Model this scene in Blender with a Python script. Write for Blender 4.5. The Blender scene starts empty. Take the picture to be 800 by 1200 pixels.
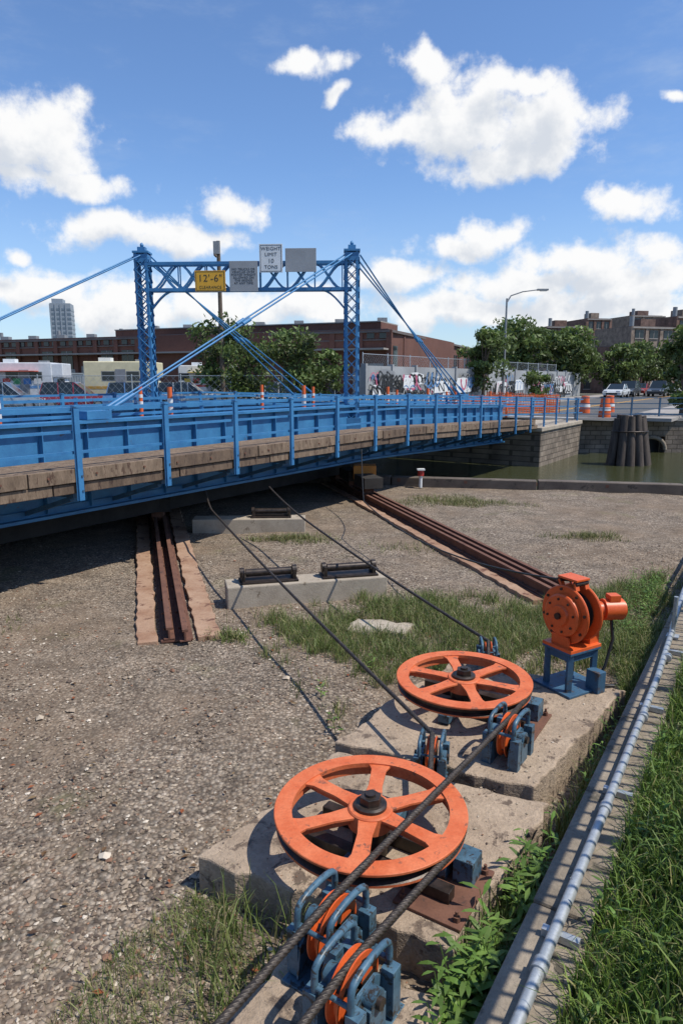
import bpy, math, random
import numpy as np
from mathutils import Vector, Matrix
random.seed(7); rng=np.random.default_rng(11)
S=bpy.context.scene
COL=S.collection
# ---------------------------------------------------------------- materials
def newmat(name):
    m=bpy.data.materials.new(name); m.use_nodes=True
    nt=m.node_tree; b=nt.nodes['Principled BSDF']
    return m,nt,b
def N(nt,t,**k):
    n=nt.nodes.new(t)
    for a,v in k.items():
        if a in n.bl_rna.properties: setattr(n,a,v)
        else: n.inputs[a].default_value=v
    return n
def ramp(nt,fac,stops):
    r=nt.nodes.new('ShaderNodeValToRGB'); nt.links.new(fac,r.inputs[0])
    e=r.color_ramp.elements
    while len(e)<len(stops): e.new(0.5)
    for i,(p,c) in enumerate(stops):
        e[i].position=p; e[i].color=(c[0],c[1],c[2],1) if hasattr(c,'__len__') else (c,c,c,1)
    return r.outputs[0]
def mix(nt,fac,a,b,mode='MIX'):
    n=nt.nodes.new('ShaderNodeMix'); n.data_type='RGBA'; n.blend_type=mode
    for s,x in ((n.inputs[0],fac),(n.inputs[6],a),(n.inputs[7],b)):
        if isinstance(x,(int,float)): s.default_value=x
        elif isinstance(x,(tuple,list)): s.default_value=(x[0],x[1],x[2],1)
        else: nt.links.new(x,s)
    return n.outputs[2]
def noise(nt,vec,scale,detail=4,rough=0.6,dist=0):
    n=N(nt,'ShaderNodeTexNoise'); n.inputs['Scale'].default_value=scale; n.inputs['Detail'].default_value=detail
    n.inputs['Roughness'].default_value=rough; n.inputs['Distortion'].default_value=dist
    if vec: nt.links.new(vec,n.inputs['Vector'])
    return n.outputs['Fac']
def bump(nt,b,h,strength=0.3,dist=0.01):
    n=N(nt,'ShaderNodeBump'); n.inputs['Strength'].default_value=strength; n.inputs['Distance'].default_value=dist
    nt.links.new(h,n.inputs['Height']); nt.links.new(n.outputs[0],b.inputs['Normal'])
def worn(name,c1,c2,scale=6,rough=0.6,metal=0.0,spot=None,spotamt=0.6,bs=0.25,bd=0.004,fine=60,stretch=None,lo=0.45):
    m,nt,b=newmat(name)
    tc=N(nt,'ShaderNodeTexCoord').outputs['Object']
    if stretch:
        mp=N(nt,'ShaderNodeMapping'); mp.inputs['Scale'].default_value=stretch; nt.links.new(tc,mp.inputs[0]); tc=mp.outputs[0]
    n1=noise(nt,tc,scale,5,0.65); n2=noise(nt,tc,fine,3,0.7)
    f=ramp(nt,n1,[(0.35,0.0),(0.68,1.0)])
    c=mix(nt,f,c1,c2)
    c=mix(nt,0.35,c,ramp(nt,n2,[(0.3,lo),(0.7,1.05)]),'MULTIPLY')
    if spot:
        n3=noise(nt,tc,scale*2.3,6,0.7,0.4)
        c=mix(nt,ramp(nt,n3,[(spotamt,0.0),(spotamt+0.07,1.0)]),c,spot)
    nt.links.new(c,b.inputs['Base Color'])
    b.inputs['Roughness'].default_value=rough; b.inputs['Metallic'].default_value=metal
    if bs>0.06: bump(nt,b,n2,bs,bd)
    return m
BLUE=worn('blue_paint',(0.03,0.15,0.34),(0.05,0.225,0.45),2.5,0.5,0,(0.10,0.075,0.06),0.64,0.1)
BLUED=worn('blue_paint_dull',(0.025,0.08,0.15),(0.05,0.13,0.22),5,0.55,0,(0.06,0.045,0.04),0.58,0.15)
BLUEG=worn('blue_grey_greasy',(0.045,0.10,0.15),(0.085,0.17,0.24),9,0.42,0,(0.03,0.025,0.02),0.53,0.2)
ORANGE=worn('orange_paint',(0.58,0.115,0.034),(0.70,0.19,0.075),7,0.62,0,(0.22,0.08,0.045),0.585,0.25,0.003)
ORANGE2=worn('orange_gloss',(0.64,0.10,0.018),(0.72,0.13,0.03),4,0.42,0,(0.22,0.05,0.03),0.66,0.08)
GREASE=worn('greasy_steel',(0.02,0.016,0.013),(0.07,0.05,0.04),12,0.4,0.3)
RUST=worn('rusty_steel',(0.12,0.052,0.034),(0.19,0.088,0.055),4,0.85,0.05,(0.06,0.035,0.028),0.6,0.4)
CABLE=worn('wire_rope',(0.03,0.024,0.02),(0.085,0.068,0.055),30,0.5,0.3)
CONC=worn('old_concrete',(0.45,0.35,0.255),(0.30,0.225,0.16),2.6,0.95,0,(0.13,0.095,0.07),0.56,0.9,0.016,fine=34,lo=0.2)
CONCL=worn('pale_concrete',(0.44,0.38,0.30),(0.32,0.27,0.21),3,0.95,0,(0.18,0.14,0.10),0.6,0.5,0.01,fine=50)
PLANK=worn('rust_stained_concrete',(0.42,0.28,0.19),(0.28,0.15,0.09),2.0,0.95,0,(0.13,0.06,0.04),0.56,0.5,0.01,fine=30)
CONCD=worn('weathered_coping',(0.33,0.275,0.21),(0.20,0.165,0.125),2,0.95,0,(0.085,0.075,0.055),0.57,0.7,0.012,fine=35,lo=0.3)
BULK=worn('tarred_bulkhead',(0.16,0.13,0.105),(0.09,0.072,0.06),1.5,0.95,0,(0.04,0.035,0.03),0.58,0.5,0.012)
GALV=worn('galvanised_steel',(0.42,0.45,0.47),(0.55,0.58,0.60),12,0.42,0.5,bs=0.05)
GREY=worn('grey_metal',(0.22,0.23,0.24),(0.30,0.31,0.32),4,0.5,0.2,bs=0.05)
WHITE=worn('white_sign',(0.66,0.68,0.68),(0.74,0.75,0.75),3,0.5,bs=0.05)
YEL=worn('yellow_sign',(0.72,0.36,0.02),(0.76,0.40,0.03),3,0.5,bs=0.05)
BLACK=worn('black_paint',(0.012,0.012,0.012),(0.03,0.03,0.03),5,0.5,bs=0.05)
DARK=worn('dark_matte_steel',(0.018,0.016,0.014),(0.04,0.034,0.03),3,0.85,0,bs=0.1)  # near-black matte steel for the parts under the deck
TIMB=worn('weathered_timber',(0.27,0.195,0.135),(0.13,0.09,0.06),2.4,0.95,0,(0.075,0.042,0.028),0.55,0.7,0.012,fine=20,stretch=(3,3,0.8),lo=0.2)
TIMB2=worn('weathered_timber_dark',(0.18,0.125,0.085),(0.09,0.06,0.042),2.0,0.95,0,(0.05,0.03,0.022),0.55,0.7,0.012,fine=20,stretch=(3,3,0.8),lo=0.2)
PILE=worn('tarred_timber',(0.045,0.035,0.03),(0.11,0.085,0.07),2.5,0.9,0,bs=0.6,bd=0.02,fine=15,stretch=(4,4,0.5))
BARK=worn('bark',(0.10,0.075,0.055),(0.17,0.13,0.10),3,0.95,bs=0.6,bd=0.02,fine=20)
ASPH=worn('asphalt',(0.085,0.085,0.085),(0.12,0.118,0.11),0.6,0.9,bs=0.2)
WHP=worn('white_road_paint',(0.6,0.6,0.58),(0.7,0.7,0.68),3,0.7,bs=0.05)
PAVE=worn('pavement',(0.36,0.33,0.30),(0.28,0.26,0.235),0.8,0.9)
BRICKD=worn('dark_red_brick',(0.13,0.055,0.04),(0.175,0.08,0.058),0.25,0.9,0,(0.09,0.05,0.042),0.58,0.1,fine=6)
ROOF=worn('roofing',(0.12,0.10,0.095),(0.17,0.15,0.14),0.4,0.9)
def brick(name,c1,c2,cm,scale=1.0):
    m,nt,b=newmat(name)
    tc=N(nt,'ShaderNodeTexCoord').outputs['Object']
    sx=N(nt,'ShaderNodeSeparateXYZ'); nt.links.new(tc,sx.inputs[0])
    ad=N(nt,'ShaderNodeMath',operation='ADD'); nt.links.new(sx.outputs[0],ad.inputs[0]); nt.links.new(sx.outputs[1],ad.inputs[1])
    cb=N(nt,'ShaderNodeCombineXYZ'); nt.links.new(ad.outputs[0],cb.inputs[0]); nt.links.new(sx.outputs[2],cb.inputs[1])
    t=N(nt,'ShaderNodeTexBrick'); nt.links.new(cb.outputs[0],t.inputs['Vector'])
    t.inputs['Color1'].default_value=(*c1,1); t.inputs['Color2'].default_value=(*c2,1); t.inputs['Mortar'].default_value=(*cm,1)
    t.inputs['Scale'].default_value=scale; t.inputs['Brick Width'].default_value=0.5; t.inputs['Row Height'].default_value=0.22
    t.inputs['Mortar Size'].default_value=0.02
    c=mix(nt,0.8,t.outputs[0],ramp(nt,noise(nt,tc,1.2,6),[(0.3,0.3),(0.7,1.1)]),'MULTIPLY')
    nt.links.new(c,b.inputs['Base Color']); b.inputs['Roughness'].default_value=0.95
    bump(nt,b,noise(nt,tc,9,4),0.5,0.03)
    return m
STONE=brick('stone_blocks',(0.30,0.245,0.19),(0.19,0.15,0.115),(0.10,0.08,0.06),1.0)
BRK=[brick('brick_a',(0.24,0.13,0.095),(0.19,0.10,0.075),(0.2,0.16,0.13),2.0),
     brick('brick_b',(0.34,0.26,0.20),(0.29,0.21,0.16),(0.27,0.23,0.19),2.0),
     brick('brick_c',(0.22,0.13,0.10),(0.18,0.10,0.08),(0.17,0.14,0.12),2.0)]
def plain(name,c,rough=0.5,metal=0):
    return worn(name,tuple(x*0.9 for x in c),tuple(min(1,x*1.08) for x in c),3,rough,metal,bs=0.03,lo=0.7)
GLASS=plain('dark_glass',(0.02,0.028,0.034),0.08)
TYRE=plain('tyre_rubber',(0.02,0.02,0.02),0.8)
def colattr(name,rough=0.7,transl=0.0):
    m,nt,b=newmat(name)
    a=N(nt,'ShaderNodeAttribute'); a.attribute_name='Col'
    c=a.outputs['Color']
    nt.links.new(c,b.inputs['Base Color']); b.inputs['Roughness'].default_value=rough
    if transl>0:
        t=N(nt,'ShaderNodeBsdfTranslucent'); nt.links.new(c,t.inputs[0])
        ms=N(nt,'ShaderNodeMixShader'); ms.inputs[0].default_value=transl
        nt.links.new(b.outputs[0],ms.inputs[1]); nt.links.new(t.outputs[0],ms.inputs[2])
        nt.links.new(ms.outputs[0],nt.nodes['Material Output'].inputs[0])
    return m
LEAF=colattr('leaf',0.55,0.3); STONEM=colattr('gravel_stone',0.9)
# ---------------------------------------------------------------- mesh builder
class MB:
    def __init__(s): s.v=[];s.f=[];s.m=[];s.s=[];s.mats=[]
    def mi(s,mat):
        if mat not in s.mats: s.mats.append(mat)
        return s.mats.index(mat)
    def add(s,vs,fs,mat,smooth=False):
        o=len(s.v); k=s.mi(mat); s.v+= [tuple(v) for v in vs]
        for f in fs: s.f.append([o+i for i in f]); s.m.append(k); s.s.append(smooth)
    def frame(s,c,ax,ay,az,hx,hy,hz,mat):
        c=Vector(c); vs=[c+ax*(i*hx)+ay*(j*hy)+az*(k*hz) for k in(-1,1) for j in(-1,1) for i in(-1,1)]
        s.add(vs,[(0,2,3,1),(4,5,7,6),(0,1,5,4),(2,6,7,3),(0,4,6,2),(1,3,7,5)],mat)
    def box(s,c,size,mat,yaw=0.0):
        ax=Vector((math.cos(yaw),math.sin(yaw),0)); ay=Vector((-math.sin(yaw),math.cos(yaw),0))
        s.frame(c,ax,ay,Vector((0,0,1)),size[0]/2,size[1]/2,size[2]/2,mat)
    def beam(s,p0,p1,w,h,mat,up=(0,0,1)):
        p0=Vector(p0);p1=Vector(p1);d=(p1-p0);L=d.length
        if L<1e-6:return
        d/=L; up=Vector(up)
        if abs(d.dot(up))>0.98: up=Vector((0,1,0))
        sd=d.cross(up).normalized(); u=sd.cross(d).normalized()
        s.frame((p0+p1)/2,d,sd,u,L/2,w/2,h/2,mat)
    def cyl(s,p0,p1,r0,mat,r1=None,n=14,caps=True):
        s.tube([p0,p1],[r0,r0 if r1 is None else r1],mat,n,caps)
    def tube(s,pts,r,mat,n=10,caps=True,closed=False):
        pts=[Vector(p) for p in pts]; k=len(pts)
        rs=r if hasattr(r,'__len__') else [r]*k
        vs=[];pu=None
        for i,p in enumerate(pts):
            if closed: d=pts[(i+1)%k]-pts[i-1]
            else: d=pts[min(i+1,k-1)]-pts[max(i-1,0)]
            d.normalize()
            if pu is None:
                pu=Vector((0,0,1)) if abs(d.z)<0.9 else Vector((1,0,0))
            sd=d.cross(pu).normalized(); u=sd.cross(d).normalized(); pu=u
            for j in range(n):
                a=2*math.pi*j/n; vs.append(p+(sd*math.cos(a)+u*math.sin(a))*rs[i])
        fs=[]
        for i in range(k if closed else k-1):
            i2=(i+1)%k
            for j in range(n): fs.append((i*n+j,i*n+(j+1)%n,i2*n+(j+1)%n,i2*n+j))
        s.add(vs,fs,mat,True)
        if caps and not closed:
            s.add(vs[:n],[tuple(reversed(range(n)))],mat); s.add(vs[-n:],[tuple(range(n))],mat)
    def lathe(s,c,axis,prof,mat,n=48,smooth=True,close=False):
        c=Vector(c);z=Vector(axis).normalized()
        x=z.orthogonal().normalized(); y=z.cross(x)
        vs=[];k=len(prof)
        for r,h in prof:
            for j in range(n):
                a=2*math.pi*j/n; vs.append(c+z*h+(x*math.cos(a)+y*math.sin(a))*r)
        segs=[(i,(i+1)%k) for i in range(k if close else k-1)]
        for a,b in segs:
            v2=vs[a*n:(a+1)*n]+vs[b*n:(b+1)*n]
            s.add(v2,[(j,(j+1)%n,n+(j+1)%n,n+j) for j in range(n)],mat,smooth)
    def prism(s,poly,z0,z1,mat):
        n=len(poly); vs=[(p[0],p[1],z0) for p in poly]+[(p[0],p[1],z1) for p in poly]
        s.add(vs,[tuple(reversed(range(n))),tuple(range(n,2*n))]+[(i,(i+1)%n,n+(i+1)%n,n+i) for i in range(n)],mat)
    def obj(s,name,parent=None,bevel=0,loc=None):
        me=bpy.data.meshes.new(name); me.from_pydata(s.v,[],s.f)
        for m in s.mats: me.materials.append(m)
        me.polygons.foreach_set('material_index',s.m); me.polygons.foreach_set('use_smooth',s.s); me.update()
        o=bpy.data.objects.new(name,me); COL.objects.link(o)
        if parent: o.parent=parent
        if bevel:
            b=o.modifiers.new('bevel','BEVEL'); b.width=bevel; b.segments=2; b.limit_method='ANGLE'; b.angle_limit=math.radians(50)
        return o
def empty(name):
    e=bpy.data.objects.new(name,None); COL.objects.link(e); return e
def npmesh(name,V,F,mat,col=None,parent=None):
    me=bpy.data.meshes.new(name); me.from_pydata(V.tolist() if hasattr(V,'tolist') else V,[],F.tolist() if hasattr(F,'tolist') else F)
    me.materials.append(mat)
    if col is not None:
        a=me.color_attributes.new('Col','FLOAT_COLOR','POINT')
        c=np.ones((len(me.vertices),4),dtype=np.float32); c[:,:3]=col; a.data.foreach_set('color',c.ravel())
    me.update(); o=bpy.data.objects.new(name,me); COL.objects.link(o)
    if parent:o.parent=parent
    return o
# ---------------------------------------------------------------- site frame
A=Vector((0.77,16.9)); bd=Vector((0.552,0.834)); qd=Vector((-0.834,0.552))
def B(s,q,z=0): p=A+bd*s+qd*q; return Vector((p.x,p.y,z))
def zb(s): return -0.03*max(0.0,s-2)
byaw=math.atan2(bd.y,bd.x)
up=Vector((0,0,1))
e=Vector((0.535,0.845,0)); f=Vector((0.845,-0.535,0)); O=Vector((0.59,2.48,0))
def K(a,o,z): return O+e*a+f*o+Vector((0,0,z))
def gh(x,y): return 0.018*np.sin(1.1*x+0.7*y)+0.014*np.sin(2.3*x-1.7*y+1)+0.01*np.sin(4.1*x+3.3*y)
def bulk(x): return 20.56-0.212*x
# ---------------------------------------------------------------- ground (gravel yard)
m,nt,b=newmat('gravel'); tc=N(nt,'ShaderNodeTexCoord').outputs['Object']
v=N(nt,'ShaderNodeTexVoronoi'); v.inputs['Scale'].default_value=30; v.inputs['Randomness'].default_value=1; nt.links.new(tc,v.inputs['Vector'])
v2=N(nt,'ShaderNodeTexVoronoi'); v2.inputs['Scale'].default_value=70; nt.links.new(tc,v2.inputs['Vector'])
sp=N(nt,'ShaderNodeSeparateColor'); nt.links.new(v.outputs['Color'],sp.inputs[0])
sp2=N(nt,'ShaderNodeSeparateColor'); nt.links.new(v2.outputs['Color'],sp2.inputs[0])
st=[(0.0,(0.085,0.06,0.042)),(0.3,(0.21,0.155,0.11)),(0.55,(0.30,0.235,0.17)),(0.8,(0.38,0.31,0.235)),(1.0,(0.56,0.47,0.37))]
c=mix(nt,0.4,ramp(nt,sp.outputs[0],st),ramp(nt,sp2.outputs[1],st))
c=mix(nt,0.75,c,ramp(nt,v.outputs['Distance'],[(0.25,1.0),(0.75,0.25)]),'MULTIPLY')
big=noise(nt,tc,0.45,6,0.6); c=mix(nt,ramp(nt,big,[(0.45,0.0),(0.64,0.7)]),c,(0.19,0.135,0.088))
med=noise(nt,tc,2.2,5,0.65); c=mix(nt,0.9,c,ramp(nt,med,[(0.3,0.55),(0.65,1.12)]),'MULTIPLY')
moss=noise(nt,tc,0.8,6,0.7); c=mix(nt,ramp(nt,moss,[(0.58,0.0),(0.70,0.6)]),c,(0.14,0.13,0.055))
nt.links.new(c,b.inputs['Base Color']); b.inputs['Roughness'].default_value=0.95
inv=N(nt,'ShaderNodeInvert'); nt.links.new(v.outputs['Distance'],inv.inputs[1])
bump(nt,b,inv.outputs[0],0.7,0.02); GRAVEL=m
ny=110
V=[];F=[]
xs=np.concatenate([np.linspace(-70,-8,25),np.linspace(-7.8,8,100),np.linspace(8.3,40,25)])
ts=np.linspace(0,1,ny)**1.3
for x in xs:
    for t in ts:
        y=-6+(bulk(x)-0.1+6)*t; V.append((x,y,float(gh(x,y)) if y<20 else 0))
nx=len(xs)
for i in range(nx-1):
    for j in range(ny-1): a=i*ny+j; F.append((a,a+ny,a+ny+1,a+1))
npmesh('gravel_ground',V,F,GRAVEL)
m=MB(); far=worn('far_ground',(0.16,0.15,0.12),(0.12,0.12,0.08),0.15,0.95,bs=0.1)
m.add([(2500,33.2,1.2),(2500,3000,1.2),(-2500,3000,1.2),(-2500,560,1.2),(-60,45,1.2),(1.17,32.2,1.2),(11.4,33.2,1.2)],[(0,1,2,3,4,5,6)],far); m.obj('far_bank_ground')
wm,nt,b=newmat('canal_water'); tc=N(nt,'ShaderNodeTexCoord').outputs['Object']
b.inputs['Base Color'].default_value=(0.05,0.055,0.025,1); b.inputs['Roughness'].default_value=0.07; b.inputs['IOR'].default_value=1.33
mp=N(nt,'ShaderNodeMapping'); mp.inputs['Scale'].default_value=(1,2.2,1); nt.links.new(tc,mp.inputs[0])
bump(nt,b,noise(nt,mp.outputs[0],3.0,4,0.6),0.5,0.05)
m=MB(); m.add([(-300,9,-0.4),(300,9,-0.4),(300,120,-0.4),(-300,120,-0.4)],[(0,1,2,3)],wm); m.obj('canal_water')
m=MB(); 
for x0,x1 in ((-60,-12),(-12,-4),(-4,1.5),(1.5,5.6),(5.6,9.4),(9.4,14),(14,40)):
    dz=random.uniform(-.015,.015); m.beam((x0+.02,bulk(x0),0.10+dz),(x1-.02,bulk(x1),0.10+dz),0.36,0.34,BULK)
m.beam((-60,bulk(-60)+.12,-1.0),(40,bulk(40)+.12,-1.0),0.14,1.87,PILE)
x=-4
while x<16: m.box((x,bulk(x)-0.16,0.17),(0.12,0.05,0.12),RUST,-0.2); x+=1.9
m.obj('canal_bulkhead',bevel=0.02)
# ---------------------------------------------------------------- far canal wall with culvert + railing
m=MB()
def wallrun(p,q_,z0,z1,th,mat):
    m.beam((p[0],p[1],(z0+z1)/2),(q_[0],q_[1],(z0+z1)/2),th,z1-z0,mat)
wallrun((11.4,33.45),(14.3,33.45),-1.5,1.12,0.5,STONE); wallrun((15.7,33.45),(70,33.45),-1.5,1.12,0.5,STONE)
m.beam((14.3,33.45,0.75),(15.7,33.45,0.75),0.5,0.74,STONE)
m.beam((11.4,33.45,1.19),(70,33.45,1.19),0.62,0.136,PAVE)
arc=[(15+0.7*math.cos(a),33.17,-0.25+0.6*math.sin(a)) for a in np.linspace(0,math.pi,13)]
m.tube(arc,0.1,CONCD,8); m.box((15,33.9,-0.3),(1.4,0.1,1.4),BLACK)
wallrun((1.17,32.5),(-60,45.3),-1.5,1.25,0.5,STONE)
m.obj('canal_retaining_wall')
m=MB()
for i in range(30):
    x=11.3+i*1.35; m.beam((x,33.35,1.25),(x,33.35,2.25),0.07,0.07,BLUED)
for z in (2.22,1.95,1.7,1.45): m.beam((11.2,33.35,z),(51,33.35,z),0.05,0.04,BLUED)
m.obj('canal_railing')
m=MB()
m.prism([B(12.9,-0.15)[:2],B(19.0,-0.15)[:2],B(19.0,8.6)[:2],B(12.9,8.6)[:2]],-1.5,1.02,STONE)
m.prism([B(12.8,-0.22)[:2],B(18.95,-0.22)[:2],B(18.95,8.7)[:2],B(12.8,8.7)[:2]],1.025,1.2,CONCL)
m.obj('bridge_abutment',bevel=0.03)
m=MB(); m.beam(B(-26,8.4,0.7),B(0.5,8.4,0.7),0.4,1.7,CONCD); m.obj('light_blocking_wall',bevel=0.02)  # wall added along the far side to keep back light out from under the deck
# ---------------------------------------------------------------- BRIDGE
br=empty('retractile_bridge')
def lin(m,q,z,w,h,s0,s1,mat):
    if s0<2<s1:
        m.beam(B(s0,q,z),B(2,q,z),w,h,mat); m.beam(B(2,q,z),B(s1,q,z+zb(s1)),w,h,mat)
    else: m.beam(B(s0,q,z+zb(s0)),B(s1,q,z+zb(s1)),w,h,mat)
S0,S1=-26,12.6; QN,QF=1.4,6.17
m=MB()
lin(m,3.8,1.70,4.3,0.16,S0,S1,ROOF)
m.obj('road_deck',br)
m=MB()
for qc in (0.68,6.95): lin(m,qc,1.76,1.25,0.06,S0,S1,TIMB)
s=S0; i=0
while s<S1-2.4:
    L=2.4
    for q in (0.0,7.6):
        jz=random.uniform(-.012,.012); jq=random.uniform(-.012,.012)
        lin(m,q+jq,1.735+jz,0.13,0.20,s+0.012,s+L-0.012,(TIMB,TIMB,TIMB2)[(i*7+3)%3]); lin(m,q+0.03+jq,1.545+jz,0.12,0.15,s+0.4,s+0.4+L-0.025,(TIMB2,TIMB,TIMB2)[(i*5+1)%3])
        for k in (0.3,1.1,2.0): m.cyl(B(s+k,q-0.085+jq,1.73+zb(s)),B(s+k,q-0.05+jq,1.73+zb(s)),0.018,RUST,n=6)
    s+=L; i+=1
m.obj('timber_fascia',br,0.008)
m=MB()
for q in (QN,QF):
    lin(m,q,1.65,0.025,1.44,S0,S1,BLUE)
    for z,w in ((2.395,0.34),(0.90,0.34)): lin(m,q,z,w,0.05,S0,S1,BLUE)
    for z in (2.31,0.98): lin(m,q-0.035,z,0.035,0.12,S0,S1,BLUE)
    s=S0+0.3
    while s<S1:
        m.beam(B(s,q-0.07,0.95+zb(s)),B(s,q-0.07,2.36+zb(s)),0.1,0.018,BLUE,up=(bd.x,bd.y,0)); s+=0.84
m.obj('plate_girder',br)
m=MB()
k=-15
while 1.68*k<S1:
    s=1.68*k; z=zb(s)
    m.beam(B(s,QN+.02,1.35+z),B(s,QF-.02,1.35+z),0.16,0.5,BLUED)
    for q0,q1,sg in ((0.05,QN-0.03,1),(7.55,QF+0.03,-1)):
        m.beam(B(s,q0,1.42+z),B(s,q1,1.42+z),0.09,0.08,BLUED)
        m.beam(B(s,q0+0.1*sg,1.36+z),B(s,q1,1.0+z),0.07,0.07,BLUED)
    k+=1
for q in (2.2,3.0,3.8,4.6,5.4): lin(m,q,1.56,0.1,0.1,S0,S1,BLUED)
m.obj('floor_beams',br)
m=MB()
for q in (0.0,7.6):
    k=-15
    while 1.68*k<19.5:
        s=1.68*k; z=zb(s)
        m.beam(B(s,q-0.09,1.36+z),B(s,q-0.09,2.70+z),0.03,0.085,BLUE,up=(bd.x,bd.y,0))
        m.beam(B(s-0.035,q-0.06,1.36+z),B(s-0.035,q-0.06,2.70+z),0.012,0.06,BLUE)
        m.box(B(s,q-0.075,2.725+z),(0.09,0.09,0.02),BLUE,byaw)
        for zz in (1.5,1.72): m.cyl(B(s+.02,q-0.12,zz+z),B(s+.02,q-0.09,zz+z),0.016,BLUED,n=6)
        k+=1
    for z,h in ((2.68,0.055),(2.36,0.04),(2.06,0.04)): lin(m,q-0.02,z,0.05,h,S0,19.5,BLUE)
m.obj('sidewalk_railing',br)
m=MB()
for q in (QN+0.28,QF-0.28):
    for z,h in ((2.60,0.07),(2.47,0.05),(2.34,0.05)): lin(m,q,z,0.05,h,S0,19,BLUE)
    k=-10
    while 2.4*k<19:
        s=2.4*k+.7; m.beam(B(s,q+0.03,1.78+zb(s)),B(s,q+0.03,2.66+zb(s)),0.07,0.07,BLUE); k+=1
m.obj('road_guard_rail',br)
rd=Vector((-0.28,0.96,0))
m=MB()
for q,hh_ in ((2.4,0.35),(3.9,0.6),(5.6,0.7)): m.beam(B(-22,q,0.55),B(3.0,q,0.55),0.3,hh_,DARK)  # lengthwise beams, extended and deepened to block light coming from behind
for base in (Vector((-3.9,14.3,0)),Vector((0.75,17.4,0))):
    for d in (0.2,1.6,3.0,4.4):
        p=base+rd*d
        m.box((p.x,p.y,0.5),(0.5,0.9,0.28),DARK,0.28)
        m.cyl(p+Vector((-.12,0,0.27)),p+Vector((.12,0.03,0.27)),0.2,RUST,n=20)
m.box((0.62,18.3,0.66),(0.6,0.5,0.36),plain('machinery_amber',(0.5,0.18,0.02)))
m.obj('trucks_and_blocker_beams',br,0.01)
def tower(p,m):
    w=0.14; z0,z1=1.78,6.35
    ax=Vector((0.999,-0.05,0)); ay=Vector((0.05,0.999,0))
    c=[p+ax*(i*w)+ay*(j*w) for i,j in((-1,-1),(1,-1),(1,1),(-1,1))]
    for q_ in c: m.beam(q_+up*z0,q_+up*z1,0.07,0.07,BLUE,up=ay)
    n=15
    for i in range(n):
        za=z0+0.15+(z1-z0-0.3)*i/n; zc=z0+0.15+(z1-z0-0.3)*(i+1)/n
        for a in range(4):
            u0,u1=c[a],c[(a+1)%4]
            nrm=((u0+u1)/2-p).normalized()*0.03
            m.beam(u0+up*za+nrm,u1+up*zc+nrm,0.018,0.05,BLUE,up=nrm); m.beam(u1+up*za+nrm*1.5,u0+up*zc+nrm*1.5,0.018,0.05,BLUE,up=nrm)
    m.box(p+up*(z1+0.02),(0.42,0.42,0.05),BLUE); m.box(p+up*(z1-0.13),(0.37,0.37,0.2),BLUE); m.box(p+up*(z1+0.1),(0.2,0.2,0.12),BLUE)
    m.lathe(p+up*(z1+0.16),(0,0,1),[(0.03,0),(0.045,0.03),(0.05,0.06),(0.03,0.1),(0.001,0.12)],BLUE,12)
    m.box(p+up*(z0+0.1),(0.5,0.5,0.4),BLUE)
TN=Vector((0.27,18.7,0)); TF=Vector((-5.25,18.98,0))
m=MB(); tower(TN,m); tower(TF,m); m.obj('lattice_tower',br)
m=MB()
pd=(TN-TF).normalized(); zt,zl=6.08,5.42
for off in (-0.12,0.12):
    o=Vector((0,off,0))
    m.beam(TF+o+up*zt,TN+o+up*zt,0.07,0.08,BLUE); m.beam(TF+o+up*zl,TN+o+up*zl,0.07,0.08,BLUE)
    n=7; L=(TN-TF).length
    for i in range(n):
        a=TF+pd*(0.25+(L-0.5)*i/n)+o; c_=TF+pd*(0.25+(L-0.5)*(i+1)/n)+o
        for (u,v_) in ((zl,zt),(zt,zl)):
            pts=[a.lerp(c_,t)+up*(u+(v_-u)*(0.5-0.5*math.cos(math.pi*t))) for t in np.linspace(0,1,7)]
            for p_,q_ in zip(pts[:-1],pts[1:]): m.beam(p_,q_,0.03,0.05,BLUE)
        m.beam(c_+up*zl,c_+up*zt,0.03,0.03,BLUE)
for T,sg in ((TF,1),(TN,-1)):
    pts=[T+pd*sg*(0.2+0.6*t)+up*(4.95+0.45*math.sin(t*math.pi/2)) for t in np.linspace(0,1,6)]
    for p_,q_ in zip(pts[:-1],pts[1:]): m.beam(p_,q_,0.08,0.045,BLUE)
m.obj('portal_beam',br)
m=MB()
for T,q,s_t in ((TN,QN,1.22),(TF,QF,-1.59)):
    for ds,offs in ((-8.2,(-0.1,0.1)),(7.3,(-0.16,0,0.16))):
        for o_ in offs:
            a=T+up*6.28+Vector((qd.x,qd.y,0))*o_+Vector((bd.x,bd.y,0))*(0.15 if ds>0 else -0.15); c_=B(s_t+ds+(o_ if ds>0 else 0)*5,q+o_*0.8,2.45)
            m.tube([a,c_],0.02,BLUE,8); d=c_-a
            m.tube([a+d*0.50,a+d*0.53],0.045,BLUE,8); m.tube([a+d*0.90,a+d*0.97],0.038,BLUE,8)
        m.box(B(s_t+ds,q,2.5),(0.5,0.3,0.14),BLUE,byaw)
m.obj('stay_rods',br)
def text(body,size,loc,mat,parent,rot=(math.pi/2,0,-0.05)):
    cu=bpy.data.curves.new('lettering','FONT'); cu.body=body; cu.size=size; cu.align_x='CENTER'; cu.align_y='CENTER'; cu.extrude=0.001; cu.space_line=0.9; cu.space_character=1.08
    cu.materials.append(mat); o=bpy.data.objects.new('lettering',cu); COL.objects.link(o); o.location=loc; o.rotation_euler=rot; o.parent=parent
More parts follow.
